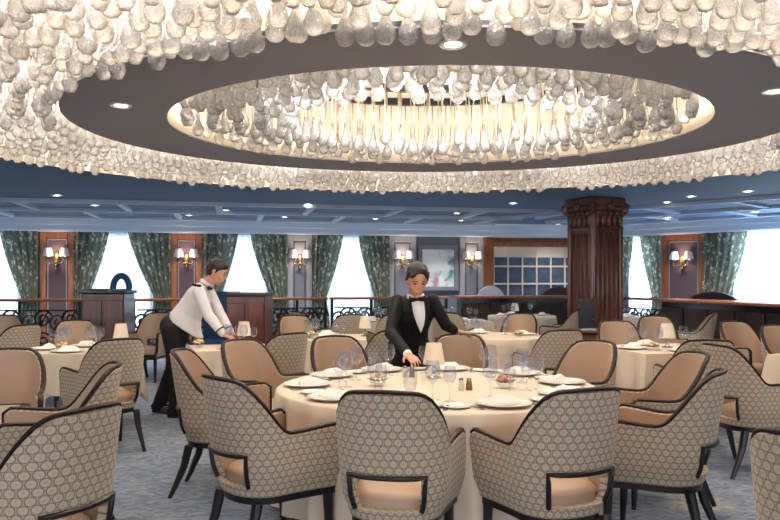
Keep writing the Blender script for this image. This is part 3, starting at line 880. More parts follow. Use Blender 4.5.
SEATS = [(-102, 1.21, 'patterned barrel chair at the front centre, back squarely toward us'),
         (-68, 1.21, 'patterned barrel chair front right of the round table, tan arm sweeping left'),
         (-29, 1.30, 'patterned barrel chair right of the round table seen side-on, nearest there'),
         (6, 1.40, 'tan-lined barrel chair right of the round table, behind the side-on one'),
         (40, 1.40, 'tan-lined barrel chair back right of the round table, before the fluted column'),
         (80, 1.50, 'tan-lined barrel chair whose back the waitress rests her hand on'),
         (116, 1.44, 'tan-lined barrel chair at the back of the round table left of the waitress'),
         (141, 1.60, 'tan-lined barrel chair left of the round table, turned to the right'),
         (166, 1.44, 'barrel chair left of round table, mostly hidden by the one in front'),
         (222, 1.21, 'patterned barrel chair front left of the round table, showing its right arm')]
for a, r, lb in SEATS:
    t = math.radians(a); p = MT + Vector((math.cos(t), math.sin(t)))*r
    chair(p.x, p.y, a+180+{166: 14, 141: 0}.get(a, 0), lb, G0)
T2, T3, T4, T5, T6, T7 = Vector((-2.95, 7.0)), Vector((-1.56, 7.22)), Vector((2.62, 7.1)), Vector((1.2, 8.7)), Vector((3.9, 6.35)), Vector((-.74, 8.5))
G1 = 'patterned barrel chairs at the tables behind'
def chair_at(px, Y, tx, ty, lb, gr=G1, turn=0):
    x = gx(px, Y); chair(x, Y, math.degrees(math.atan2(ty-Y, tx-x))+turn, lb, gr)
chair_at(106, 6.13, T2.x, T2.y, 'patterned barrel chair in front of the left square table, back to us', turn=8)
chair_at(76, 8.35, T2.x, T2.y, 'barrel chair behind the left square table, before the scroll railing')
chair_at(8, 7.9, -5.4, 8.6, 'pale barrel chair at the far left edge before the scroll railing')
chair_at(2, 9.6, -4.6, 8.6, 'barrel chair at the left edge, farther back beside the scroll railing')
chair_at(272, 6.75, T3.x, T3.y, 'grey patterned barrel chair at the right of the waiter\'s table')
chair_at(149, 10.3, -3.6, 9.0, 'dim barrel chair behind the waiter, right of the left cabinet')
chair_at(697, 6.1, T4.x, T4.y, 'patterned barrel chair in front of the right square table, back to us')
chair_at(624, 8.2, T4.x, T4.y, 'barrel chair behind the right square table, nearest the column')
chair_at(660, 9.3, T4.x+.5, T4.y, 'barrel chair behind the small lamp on the right square table')
chair_at(690, 10.4, 3.6, 10.6, 'slim side-on barrel chair against the dark right counter')
chair_at(752, 5.45, T6.x+.3, T6.y+.2, 'patterned barrel chair at right with open back toward us', turn=-24)
chair_at(752, 8.1, T6.x+.6, T6.y, 'green-grey barrel chair before the dark right counter')
chair_at(796, 7.4, T6.x+.5, T6.y-.6, 'barrel chair cut off by the right edge, before the counter')
chair_at(382, 7.2, T7.x, T7.y, 'tan barrel chair partly behind the waitress, beside the small lamp')
chair_at(300, 9.5, T7.x, T7.y, 'plain grey barrel chair behind the square table left of the waitress')
chair_at(550, 7.25, T5.x, T5.y, 'tan barrel chair between the round front table and the column desk')
chair_at(517, 10.0, T5.x, T5.y, 'tan barrel chair behind the small round table right of the waitress')
chair_at(562, 11.8, 1.6, 12.6, 'pale barrel chair just left of the black menu board')
chair_at(345, 10.3, -.4, 11.8, 'dark angled barrel chair left of the far white table', turn=30)
chair_at(312, 11.3, -.4, 11.8, 'dim barrel chair by the railing under the mid-room window')
chair_at(391, 10.2, -.4, 11.8, 'grey barrel chair close behind the waitress\'s shoulder')
chair_at(452, 10.9, 1.3, 11.9, 'pale angled barrel chair right of the waitress, by the far counter')
G2 = 'patterned barrel chairs in the left foreground'
chair(-2.50, 4.75, -72, 'tan-lined barrel chair at the left edge, seat toward us', G2)
chair(-1.83, 4.03, 203, 'tan-lined barrel chair at left turned to the left, behind the nearest one', G2)
chair(-1.39, 2.86, 156, 'grey-blue patterned barrel chair nearest us at the left edge', G2)
chair(1.52, 2.42, 35, 'patterned barrel chair cut off by the bottom right corner', 'patterned barrel chair in the right foreground')

# ------------------------------------------------------------------ tables and cloths
def round_table(c, R, label, clabel, drop=.62, folds=26):
    root = tag(empty('dining_table', (c.x, c.y, 0)), label, 'table')
    mb = MB(); mb.lathe([(0, .70), (R-.03, .70), (R-.02, .71), (R-.02, .728), (R-.03, .737), (0, .737)], 48); mb.build('tabletop', 'dark_wood', root)
    mb = MB(); mb.lathe([(.30, 0), (.30, .03), (.08, .06), (.06, .2), (.06, .6), (.12, .70), (0, .70)], 24); mb.build('pedestal', 'black_leg', root)
    n = 240; mb = MB(); prof = [(.0, 0), (.5, 0), (.9, 0), (.985, 0), (1., -.012)]
    zt = .745; rows = [(R*.02, zt, 0), (R*.5, zt, 0), (R*.9, zt, 0), (R*.985, zt, 0), (R*1.0, zt-.01, .0)]
    K = 10
    for k in range(1, K+1): rows.append((R*1.002+.02*(k/K), zt-.01-drop*k/K, .050*(k/K)**.7))
    for r, z, A in rows:
        for i in range(n):
            a = 2*PI*i/n; f = math.sin(folds*a+1.3*math.sin(3*a)) + .35*math.sin(folds*1.7*a+2)
            rr = r + A*f*.7
            mb.v.append((rr*math.cos(a), rr*math.sin(a), z))
    for j in range(len(rows)-1):
        for i in range(n): mb.f.append((j*n+i, (j+1)*n+i, (j+1)*n+(i+1) % n, j*n+(i+1) % n)); mb.mi.append(0)
    mb.f.append(tuple(range(n))); mb.mi.append(0)
    tag(mb.build('tablecloth', 'table_linen', loc=(c.x, c.y, 0), angle=60), clabel, 'tablecloth', 'white tablecloths')
def square_table(c, w, rz, label, clabel, side=.36, corner=.60):
    root = tag(empty('dining_table', (c.x, c.y, 0), rz), label, 'table')
    mb = MB(); mb.rbox((0, 0, .72), (w-.02, w-.02, .035), .01); mb.build('tabletop', 'dark_wood', root, smooth=False)
    mb = MB(); mb.lathe([(.26, 0), (.26, .03), (.07, .06), (.05, .2), (.05, .6), (.12, .70), (0, .70)], 20); mb.build('pedestal', 'black_leg', root)
    n = 200; mb = MB(); zt = .745; h = w/2; K = 10
    def sq(a, ex):
        c_, s_ = math.cos(a), math.sin(a); return Vector((math.copysign(abs(c_)**(1/ex), c_), math.copysign(abs(s_)**(1/ex), s_)))
    rows = [(.03, None), (.6, None), (.95, None), (1., None)] + [(1., k/K) for k in range(1, K+1)]
    for sc, t in rows:
        for i in range(n):
            # even steps along the square outline
            q = i/n*4; e = int(q); fr = q-e; fr2 = fr*2-1
            P = [(1, fr2), (-fr2, 1), (-1, -fr2), (fr2, -1)][e]
            p = Vector(P)*h*sc
            cr = min(abs(P[0]), abs(P[1])); cn = max(0, (cr-.55)/.45)       # corner weight
            if t is None: z = zt
            else:
                Lh = side + (corner-side)*cn**1.3
                ph = math.sin(i/n*2*PI*14) * (1-cn)*.022
                d = Vector(P).normalized(); flare = (.03 + .09*cn**2)*t**.8 + ph*t
                # beside the corner the cloth folds back in
                fold = -.05*t*math.exp(-((cr-.62)/.12)**2)
                p = p + d*(flare+fold); z = zt - .006 - Lh*t
            mb.v.append((p.x, p.y, z))
    for j in range(len(rows)-1):
        for i in range(n): mb.f.append((j*n+i, (j+1)*n+i, (j+1)*n+(i+1) % n, j*n+(i+1) % n)); mb.mi.append(0)
    mb.f.append(tuple(range(n))); mb.mi.append(0)
    tag(mb.build('tablecloth', 'table_linen', loc=(c.x, c.y, 0), rz=rz, angle=70), clabel, 'tablecloth', 'white tablecloths')
round_table(MT, .99, 'large round front table hidden under its white cloth, ringed by chairs', 'white cloth draping the large round front table to the floor')
square_table(T2, .90, .10, 'square table at left under a white cloth', 'white cloth with hanging corners on the left square table')
square_table(T3, .72, .35, 'square table the waiter leans over', 'white cloth on the waiter\'s table, pointed corner hanging low')
square_table(T4, .94, .22, 'square table at right under a white cloth', 'white cloth on the square table right of the column')
round_table(T5, .60, 'small round table right of the waitress', 'white cloth on the small round table right of the waitress', .62, 16)
square_table(T6, .85, .5, 'table at the right edge behind the open-backed chair', 'white cloth on the table at the right edge')
square_table(T7, .92, .04, 'square table left of the waitress with a small lamp', 'greyish white cloth on the square table left of the waitress')
T8, T9, T10, T11 = Vector((-.30, 11.9)), Vector((1.15, 12.0)), Vector((2.42, 13.6)), Vector((4.02, 13.3))
square_table(T8, .95, .0, 'far table behind the waitress below the mid-room window', 'white cloth on the far table behind the waitress below the window')
square_table(T9, .85, .1, 'far table right of the waitress\'s raised elbow', 'white cloth on the far table right of the waitress')
round_table(T10, .62, 'farthest round table in front of the dark counter', 'bluish white cloth on the farthest round table before the dark counter', .6, 16)
square_table(T11, .9, .3, 'far table right of the fluted column', 'white cloth on the far table right of the fluted column')

# ------------------------------------------------------------------ tableware kinds
def lathe_mesh(name, prof, mat, n=20, angle=40):
    mb = MB(); mb.lathe(prof, n); return mb.mesh(name, mat, angle=angle)
def wine(name, r, h, stem):
    b = h-stem
    out = [(0, 0), (r*.85, .0), (r*.85, .003), (.012, .008), (.0045, .02), (.0045, stem-.012), (.012, stem), (r*.7, stem+b*.17), (r, stem+b*.42), (r*.93, stem+b*.72), (r*.78, h)]
    inn = [(r*.76, h), (r*.91, stem+b*.72), (r*.97, stem+b*.42), (r*.66, stem+b*.19), (0, stem+.012)]
    mb = MB(); mb.lathe(out+inn, 18); return mb.mesh(name, 'stem_glass', angle=60)
M_RED, M_WHITE = wine('wine_glass', .044, .215, .095), wine('wine_glass', .036, .19, .09)
mb = MB(); mb.lathe([(0, 0), (.034, 0), (.034, .004), (.01, .012), (.01, .03), (.03, .05), (.04, .09), (.042, .16), (.040, .16), (.036, .09), (.026, .055), (0, .045)], 18); M_WATER = mb.mesh('water_goblet', 'stem_glass', angle=60)
M_PLATE = lathe_mesh('dinner_plate', [(0, .0), (.085, .0), (.09, .004), (.14, .014), (.15, .018), (.149, .021), (.138, .019), (.09, .009), (0, .008)], 'porcelain', 40)
M_SIDE = lathe_mesh('side_plate', [(0, 0), (.045, 0), (.05, .003), (.078, .010), (.08, .013), (.072, .012), (.05, .006), (0, .005)], 'porcelain', 28)
mb = MB()
mb.add([(-.085, -.05, 0), (.085, -.05, 0), (.085, .05, 0), (-.085, .05, 0), (-.08, -.045, .012), (.08, -.045, .012), (.07, .04, .03), (-.07, .04, .03), (-.045, 0, .05), (.05, .005, .046)],
       [(3, 2, 1, 0), (0, 1, 5, 4), (1, 2, 6, 5), (2, 3, 7, 6), (3, 0, 4, 7), (4, 5, 9, 8), (5, 6, 9), (6, 7, 8, 9), (7, 4, 8)])
M_NAP = mb.mesh('napkin', 'napkin_linen', angle=30)
mb = MB(); mb.rbox((0, -.06, .004), (.016, .1, .006), .002); mb.rbox((0, .045, .004), (.02, .11, .003), .001); M_KNIFE = mb.mesh('table_knife', 'steel', smooth=False)
mb = MB(); mb.rbox((0, -.05, .004), (.012, .13, .005), .002); mb.rbox((0, .03, .004), (.024, .03, .004), .001)
for x in (-.009, -.003, .003, .009): mb.rbox((x, .07, .005), (.0035, .055, .003), .001)
M_FORK = mb.mesh('table_fork', 'steel', smooth=False)
SHB = lathe_mesh('shaker_body', [(0, 0), (.019, 0), (.021, .006), (.016, .05), (.013, .058), (0, .058)], 'salt', 14); SHB2 = lathe_mesh('shaker_body', [(0, 0), (.019, 0), (.021, .006), (.016, .05), (.013, .058), (0, .058)], 'pepper', 14)
SHC = lathe_mesh('shaker_cap', [(.015, .058), (.015, .066), (.008, .076), (0, .078)], 'steel', 14)
LAMPK = [('base', lathe_mesh('lamp_base', [(0, 0), (.05, 0), (.05, .008), (.018, .016), (.011, .03), (.017, .05), (.011, .07), (.009, .13), (0, .13)], 'steel', 18), None, None),
         ('lamp_shade', None, None, 'cream fabric shade')]
mb = MB(); mb.shell([(.074, .095), (.05, .235), (.048, .235), (.071, .097), (.074, .095)], 28); mb.lathe([(.0, .16), (.05*.9, .225), (0, .226)], 20) if 0 else None
LAMPK[1] = ('lamp_shade', mb.mesh('lamp_shade', 'lamp_shade', angle=60), None, 'cream fabric shade')
# flower bowl
def bowl_kind(seed, petal):
    r = random.Random(seed)
    k = [('bowl', lathe_mesh('glass_bowl', [(0, 0), (.03, 0), (.05, .02), (.056, .045), (.053, .045), (.046, .022), (0, .006)], 'stem_glass', 20), None, None)]
    mb = MB()
    for i in range(9):
        a = r.uniform(0, 2*PI); d = r.uniform(0, .038); mb.ball((d*math.cos(a), d*math.sin(a), .045+r.uniform(0, .028)), (.018, .018, .014), 8, 6)
    k.append(('blossom', mb.mesh('blossom', petal), None, None))
    mb = MB()
    for i in range(8):
        a = 2*PI*i/8; M = Matrix.Rotation(a, 3, 'Z') @ Matrix.Rotation(-.4, 3, 'Y'); mb.ball((.048*math.cos(a), .048*math.sin(a), .042), (.026, .012, .003), 8, 4, M)
    k.append(('foliage', mb.mesh('foliage', 'leaf'), None, None))
    return k
BOWLA, BOWLB = bowl_kind(1, 'petal_cream'), bowl_kind(2, 'petal_rose')
ZTOP = .7455
def single(name, me, label, cat, loc, rz, group): return tag(put(name, me, None, loc, rz), label, cat, group)

SD = ['the front centre chair', 'the front right patterned chair', 'the side-on right chair', 'the tan chair right of the round table', 'the tan chair before the column',
      'the chair under the waitress\'s hand', 'the tan chair left of the waitress', 'the tan chair turned right', 'the half-hidden left chair', 'the front left patterned chair']
for i, (a, r, lb) in enumerate(SEATS):
    t = math.radians({166: 182, 141: 149}.get(a, a))
    def loc(rad, tan, z=0):
        d = Vector((math.cos(t), math.sin(t))); n_ = Vector((-d.y, d.x)); p = MT + d*rad + n_*tan; return (p.x, p.y, ZTOP+z)
    rz = t + PI/2
    single('dinner_plate', M_PLATE, 'white rimmed dinner plate set before '+SD[i], 'plate', loc(.80, 0), rz, 'dinner plates on the round front table')
    single('napkin', M_NAP, 'folded white napkin on the dinner plate before '+SD[i], 'napkin', loc(.80, 0, .010), rz+random.uniform(-.3, .3), 'napkins on the round front table')
    single('side_plate', M_SIDE, 'small side plate left of the setting before '+SD[i], 'plate', loc(.76, -.255), rz, 'side plates on the round front table')
    single('table_knife', M_KNIFE, 'steel knife right of the plate before '+SD[i], 'knife', loc(.79, .168), rz+PI, 'knives on the round front table')
    single('table_fork', M_FORK, 'steel fork left of the plate before '+SD[i], 'fork', loc(.79, -.163), rz+PI, 'forks on the round front table')
    single('wine_glass', M_RED, 'large round-bowled wine glass at the setting of '+SD[i], 'wine glass', loc(.56, .06), 0, 'large wine glasses on the round front table')
    single('wine_glass', M_WHITE, 'slimmer wine glass at the setting of '+SD[i], 'wine glass', loc(.60, .16), 0, 'slim wine glasses on the round front table')
    if i in (0, 4): single('water_goblet', M_WATER, 'short-stemmed water goblet at the setting of '+SD[i], 'goblet', loc(.58, -.06), 0, 'water goblets on the round front table')
def on_main(px, py): Y = (H-ZTOP)*F/(py-HY); return (gx(px, Y), Y, ZTOP)
inst('table_lamp', LAMPK, 'small cream-shaded lamp in the middle of the round front table', 'table lamp', on_main(434, 378), 0, 'small cream table lamps')
inst('flower_bowl', BOWLA, 'low glass bowl of blossoms before the lamp, toward the front centre chair', 'flower bowl', on_main(378, 386), 0, 'flower bowls')
inst('flower_bowl', BOWLB, 'low glass bowl of blossoms on the right half of the round table', 'flower bowl', on_main(505, 388), 0, 'flower bowls')
SALTK, PEPK = [('body', SHB, None, None), ('cap', SHC, None, None)], [('body', SHB2, None, None), ('cap', SHC, None, None)]
inst('salt_shaker', SALTK, 'pale salt shaker right of centre on the round front table', 'shaker', on_main(461, 390))
inst('pepper_shaker', PEPK, 'brown pepper shaker right of centre on the round front table', 'shaker', on_main(469, 390))
inst('salt_shaker', SALTK, 'pale salt shaker by the waitress\'s lowered hand', 'shaker', on_main(405, 377))
inst('pepper_shaker', PEPK, 'brown pepper shaker by the waitress\'s lowered hand', 'shaker', on_main(412, 377))

def dress(T, rz, half, tb, n=4, lamp=None, bowl=None, start=0, tall=True):
    sides = ['near', 'right-hand', 'far', 'left-hand']
    for s in range(4):
        if s not in n: continue
        a = rz + [-PI/2, 0, PI/2, PI][s]; d = Vector((math.cos(a), math.sin(a))); q = Vector((-d.y, d.x))
        def L(rad, tan, z=0): p = T + d*rad + q*tan; return (p.x, p.y, ZTOP+z)
        single('dinner_plate', M_PLATE, f'white plate at the {sides[s]} side of {tb}', 'plate', L(half-.17, 0), a, 'plates on the tables behind')
        single('napkin', M_NAP, f'napkin on the plate at the {sides[s]} side of {tb}', 'napkin', L(half-.17, 0, .010), a+PI/2, 'napkins on the tables behind')
        single('wine_glass', M_RED, f'large wine glass at the {sides[s]} side of {tb}', 'wine glass', L(half-.36, .13), 0, 'large wine glasses on the tables behind')
        single('wine_glass', M_WHITE, f'slim wine glass at the {sides[s]} side of {tb}', 'wine glass', L(half-.30, .22), 0, 'slim wine glasses on the tables behind')
    if lamp: inst('table_lamp', LAMPK, f'small cream-shaded lamp on {tb}', 'table lamp', (lamp[0], lamp[1], ZTOP), 0, 'small cream table lamps')
    if bowl: inst('flower_bowl', BOWLA, f'low glass bowl of blossoms on {tb}', 'flower bowl', (bowl[0], bowl[1], ZTOP), 0, 'flower bowls')
dress(T2, .10, .45, 'the left square table', (0, 1, 2, 3), (gx(121, 7.1), 7.1), (gx(62, 6.85), 6.85))
dress(T3, .35, .36, 'the waiter\'s table', (0, 1), (gx(244, 7.48), 7.48), (gx(200, 7.2), 7.15))
dress(T4, .22, .49, 'the right square table', (0, 1, 2, 3), (gx(667, 7.15), 7.15), (gx(652, 6.9), 6.9))
dress(T5, .3, .58, 'the small round table', (1, 2, 3), None, (gx(519, 8.5), 8.5))
dress(T7, .04, .46, 'the middle square table', (0, 2, 3), (gx(365, 8.6), 8.6), (gx(311, 8.3), 8.3))
dress(T8, 0, .47, 'the far centre table', (0, 1, 2, 3), None, None)
dress(T9, .1, .42, 'the far table beside the waitress', (0, 2), None, None)
dress(T10, .3, .6, 'the farthest round table', (1, 2, 3), (gx(515, 13.5), 13.5), None)
dress(T11, .3, .45, 'the far table by the column', (0, 1, 2, 3), None, None)

# ------------------------------------------------------------------ column
cxx, cyy = gx(595, 11.9), 11.9
root = tag(empty('column', (cxx, cyy, 0), math.radians(26)), 'massive fluted dark wood column with scrolled capital right of centre', 'column')
mb = MB(); hw = .30; top = 2.44
mb.box((0, 0, 1.28), (2*hw-.06, 2*hw-.06, 2.46))
for k in range(4):
    M = R3(k*PI/2)
    for s in (-1, 1):     # corner pilaster strips
        p = M @ Vector((s*(hw-.035), -hw+.02, 1.3)); mb.rbox(p, (.07, .08, 2.30) , .012, M)
    nfl = 5
    for i in range(nfl):  # rounded reeds between the flutes
        x = -hw+.115 + (2*hw-.23)*i/(nfl-1); pts = [M @ Vector((x, -hw+.035, z)) for z in (.36, .4, 2.12, 2.16)]
        mb.tube(pts, [.010, .032, .032, .010], 8)
mb.build('shaft', 'column_wood', root, angle=30)
mb = MB()
for z, w, h in ((.06, .76, .12), (.16, .70, .08), (.25, .66, .10)): mb.rbox((0, 0, z), (w, w, h), .02)
mb.build('plinth', 'column_wood', root, smooth=False)
mb = MB()
for z, w, h in ((2.22, .64, .05), (2.31, .60, .16), (2.43, .64, .12), (2.53, .66, .08), (2.63, .68, .14)): mb.rbox((0, 0, z), (w, w, h), .02)
mb.build('capital', 'column_wood', root, smooth=False)
for k in range(4):
    a = PI/4 + k*PI/2; d = Vector((math.cos(a), math.sin(a), 0)); c = d*.44 + Vector((0, 0, 2.52)); sp = []
    for i in range(40):
        t = i/39; an = t*2*PI*2.1; r = .085*(1-t*.85); sp.append(c + d*(r*math.cos(an)-.02) + Vector((0, 0, r*math.sin(an))))
    mb = MB(); mb.tube(sp, .026, 6, False, 1.9); mb.build('volute', 'column_wood', root)
for k in range(4):
    M = R3(k*PI/2); mb = MB()
    for s in range(-2, 3):
        c = M @ Vector((s*.115, -.325, 2.34)); mb.ball(c, (.042, .03, .10), 10, 8, M); c2 = M @ Vector((s*.115, -.35, 2.45)); mb.ball(c2, (.036, .032, .035), 8, 6, M)
    mb.ball(M @ Vector((0, -.375, 2.55)), (.07, .035, .06), 10, 8, M)
    mb.build('carved_leaf_band', 'column_wood', root)

# ------------------------------------------------------------------ railing with scrolls, cabinets, counters
def railing(P, Q, label, ztop=1.06, bays=3):
    P, Q = Vector(P), Vector(Q); L = (Q-P).length; rz = math.atan2((Q-P).y, (Q-P).x)
    root = tag(empty('railing', (P.x, P.y, 0), rz), label, 'railing', 'scrolled iron railings under the windows')
    mb = MB(); mb.rbox((L/2, 0, ztop-.02), (L+.1, .1, .05), .015); mb.build('handrail', 'orange_wood', root, smooth=False)
    for i in range(bays+1):
        mb = MB(); mb.box((L*i/bays, 0, ztop/2), (.05, .05, ztop-.04)); mb.lathe([(.05, 0), (.05, .03), (.03, .05)], 10, (L*i/bays, 0, 0)); mb.build('post', 'iron', root, smooth=False)
    for i in range(bays):
        x0, x1 = L*i/bays+.05, L*(i+1)/bays-.05; mb = MB(); w = x1-x0
        for z in (.1, .86): mb.box(((x0+x1)/2, 0, z), (w, .025, .025))
        nsc = max(2, round(w/.42))
        for j in range(nsc):
            c0 = x0+w*(j+.5)/nsc; sw = w/nsc
            for (dx, cz, sg) in ((-sw*.22, .66, 1), (sw*.22, .30, -1), (sw*.24, .70, -1)):
                pts = []
                for q in range(28):
                    t = q/27; an = sg*(t*2*PI*1.75) + (PI/2 if sg > 0 else -PI/2); r = .03+.15*t
                    pts.append((c0+dx+r*math.cos(an), 0, cz+r*math.sin(an)))
                mb.tube(pts, .020, 5)
            mb.tube([(c0-sw*.45, 0, .1), (c0-sw*.1, 0, .42), (c0+sw*.12, 0, .56), (c0+sw*.45, 0, .86)], .020, 5)
        mb.build('scroll_panel', 'iron', root, smooth=True)
    return root
def rp(px, Y): return (gx(px, Y), Y)
railing(rp(-40, 13.2), rp(80, 13.2), 'scrolled black iron railing with wood handrail at far left', 1.06, 2)
railing(rp(134, 13.3), rp(222, 13.9), 'scrolled black iron railing with wood handrail behind the waiter', 1.06, 2)
railing(rp(268, 14.0), rp(325, 14.38), 'scrolled black iron railing right of the waiter\'s cabinet', 1.06, 2)
railing(rp(332, 14.45), rp(446, 15.1), 'scrolled iron railing with wood handrail behind the waitress', 1.06, 3)
railing(rp(622, 14.6), rp(664, 13.4), 'short scrolled railing between the column and right counter', 1.06, 1)

def cabinet(px0, px1, Y, ztop, dep, label, turn=0):
    x0, x1 = gx(px0, Y), gx(px1, Y); w = x1-x0
    root = tag(empty('service_cabinet', ((x0+x1)/2, Y+dep/2, 0), turn), label, 'cabinet', 'red wood service cabinets')
    mb = MB(); mb.rbox((0, 0, ztop/2+.03), (w, dep, ztop-.10), .01); mb.box((0, 0, .04), (w-.06, dep-.06, .08)); mb.build('body', 'red_wood', root, smooth=False)
    mb = MB(); mb.rbox((0, 0, ztop), (w+.06, dep+.06, .045), .012); mb.build('top', 'dark_wood', root, smooth=False)
    for s in (-1, 1):
        mb = MB(); mb.rbox((s*w/4, -dep/2-.009, ztop/2), (w/2-.03, .018, ztop-.24), .006); d = mb.build('door', 'red_wood', root, smooth=False)
        mb = MB(); mb.ball((s*.035, -dep/2-.035, ztop*.62), .016, 8, 6); mb.build('knob', 'brass', d)
    return root
cabinet(81, 122, 10.9, 1.22, .6, 'dark red wood service cabinet at left behind the set table', .08)
cabinet(227, 266, 10.2, 1.20, .55, 'dark red wood service cabinet just right of the waiter', -.05)
# folded dark menu folder and blue arch on the left cabinet
xa = gx(120, 11.1)
mb = MB(); pts = [(.12*math.cos(PI*i/16), 0, .02+.20*math.sin(PI*i/16)) for i in range(17)]; mb.tube(pts, .024, 8, False, 2.0); mb.rbox((0, 0, .012), (.28, .12, .022), .006)
tag(mb.build('arched_stand', 'blue_fabric', loc=(xa, 11.15, 1.2435), rz=.1), 'small blue arched stand on the left service cabinet', 'stand')
mb = MB(); mb.rbox((0, 0, .012), (.42, .3, .022), .006)
tag(mb.build('menu_folder', 'black_leg', loc=(gx(95, 11.15), 11.15, 1.2435), rz=.2, smooth=False), 'flat black folder lying on the left service cabinet', 'folder')
# blue screen behind the waiter
root = tag(empty('upholstered_bench', (gx(221, 11.6), 11.6, 0)), 'blue upholstered bench back behind the waiter, left of the cabinet', 'bench')
mb = MB(); mb.rbox((0, .12, .72), (.62, .12, 1.0), .04); mb.build('backrest', 'blue_fabric', root, angle=50)
mb = MB(); mb.rbox((0, -.12, .40), (.62, .44, .14), .04); mb.build('seat', 'blue_fabric', root, angle=50)
for sx in (-1, 1):
    for y in (-.28, .12):
        mb = MB(); mb.tube([(sx*.26, y, .34), (sx*.27, y, 0)], [.025, .016], 8); mb.build('leg', 'black_leg', root)

def counter(P, Q, label, ztop=1.05, dep=.5, cat='counter'):
    P, Q = Vector(P), Vector(Q); L = (Q-P).length; rz = math.atan2((Q-P).y, (Q-P).x)
    root = tag(empty('counter', (P.x, P.y, 0), rz), label, cat)
    mb = MB(); mb.box((L/2, dep/2, ztop/2), (L, dep, ztop-.06)); mb.build('body', 'screen_black', root, smooth=False)
    mb = MB(); mb.rbox((L/2, dep/2-.03, ztop), (L+.08, dep+.12, .05), .012); mb.build('worktop', 'orange_wood', root, smooth=False)
    k = max(2, round(L/.6))
    for i in range(k):
        mb = MB(); mb.rbox((L*(i+.5)/k, -.012, ztop*.5), (L/k-.06, .024, ztop-.24), .008); mb.build('front_panel', 'dark_wood', root, smooth=False)
    return root
counter(rp(461, 15.1), rp(578, 15.3), 'long dark counter with wood top left of the column')
counter(rp(662, 12.9), rp(800, 9.9), 'dark angled counter with wood top on the right')
def arch_back(px, Y, w, zt, mat, label, rz=0):
    root = tag(empty('settee', (gx(px, Y), Y, 0), rz), label, 'settee', 'arched settee backs behind the counters')
    n = 20; zb = .5
    poly = [(-w/2, zb)] + [(-w/2*math.cos(PI*i/n), .88+(zt-.88)*math.sin(PI*i/n)) for i in range(n+1)] + [(w/2, zb)]
    mb = MB(); mb.prism(poly, 0, .1); mb.build('backrest', mat, root, angle=40)
    mb = MB(); mb.rbox((0, -.22, .38), (w, .5, .16), .04); mb.build('seat', mat, root, angle=40)
    mb = MB(); mb.rbox((0, -.2, .15), (w-.1, .5, .3), .02); mb.build('base', 'dark_wood', root, smooth=False)
arch_back(491, 16.4, .66, 1.27, 'pale_upholstery', 'pale arched settee back over the counter left of the gridded mirror')
arch_back(559, 16.5, .86, 1.25, 'plum_upholstery', 'dark arched settee back under the gridded mirror beside the column')
arch_back(712, 13.7, 1.05, 1.18, 'plum_upholstery', 'dark arched settee back over the right counter', -.8)
# items on right counter
for px, lb, pt in ((708, 'blossom bowl on right counter', BOWLB),):
    pass
# host desk and menu board by the column
root = tag(empty('host_desk', (gx(594, 10.2), 10.2, 0)), 'low red-brown desk at the foot of the column', 'desk')
mb = MB(); mb.rbox((0, 0, .70), (.62, .5, .05), .012); mb.build('top', 'red_wood', root, smooth=False)
mb = MB(); mb.rbox((0, 0, .36), (.54, .42, .62), .012); mb.build('body', 'red_wood', root, smooth=False)
mb = MB(); mb.rbox((0, 0, .025), (.58, .46, .05), .01); mb.build('plinth', 'dark_wood', root, smooth=False)
root = tag(empty('menu_board', (gx(587, 10.17), 10.17, .7255)), 'upright black menu board standing on the desk by the column', 'sign board')
M = Matrix.Rotation(-.16, 3, 'X')
mb = MB(); mb.rbox((0, .03, .21), (.23, .014, .42), .004, M); mb.build('panel', 'screen_black', root, smooth=False)
mb = MB(); mb.box((0, .0, .006), (.2, .14, .012)); mb.build('foot', 'steel', root, smooth=False)

# ------------------------------------------------------------------ people
def remeshed(mb, name, mat, voxel, smooth=6, parent=None):
    me = bpy.data.meshes.new('tmp'); me.from_pydata(mb.v, [], mb.f); ob = bpy.data.objects.new('tmp', me); COL.objects.link(ob)
    md = ob.modifiers.new('r', 'REMESH'); md.mode = 'VOXEL'; md.voxel_size = voxel
    ms = ob.modifiers.new('s', 'SMOOTH'); ms.factor = .5; ms.iterations = smooth
    bpy.context.view_layer.update()
    dg = bpy.context.evaluated_depsgraph_get(); m2 = bpy.data.meshes.new_from_object(ob.evaluated_get(dg))
    bpy.data.objects.remove(ob); bpy.data.meshes.remove(me)
    m2.name = name; m2.materials.clear(); m2.materials.append(MATS[mat]); m2.polygons.foreach_set('use_smooth', [True]*len(m2.polygons)); m2.update()
    return put(name, m2, parent)
HK = 1.0
def frame(f, u):
    f = Vector(f).normalized(); u = Vector(u); u = (u - f*u.dot(f)).normalized(); r = f.cross(u); return f*HK, u*HK, r*HK
def basis(r, f, u): return Matrix((r, f, u)).transposed()
def add_head(mb, c, f, u, neck):
    f, u, r = frame(f, u); c = Vector(c); B = basis(r, f, u)
    mb.ball(c+u*.028-f*.008, (.074, .092, .092), 16, 12, B)
    mb.ball(c-u*.04+f*.016, (.058, .066, .075), 14, 10, B)
    mb.ball(c-u*.098+f*.048, (.026, .024, .02), 10, 8, B)
    for s in (-1, 1):
        mb.ball(c+r*s*.042-u*.025+f*.05, (.022, .022, .024), 8, 6, B)
        mb.ball(c+r*s*.076-u*.01-f*.012, (.010, .018, .030), 8, 6, B)
    mb.capsule(c+f*.083+u*.012, c+f*.100-u*.022, .008, .0125)
    mb.ball(c+f*.083-u*.058, (.024, .010, .010), 8, 6, B)
    mb.capsule(c-u*.05-f*.02, neck, .05, .055)
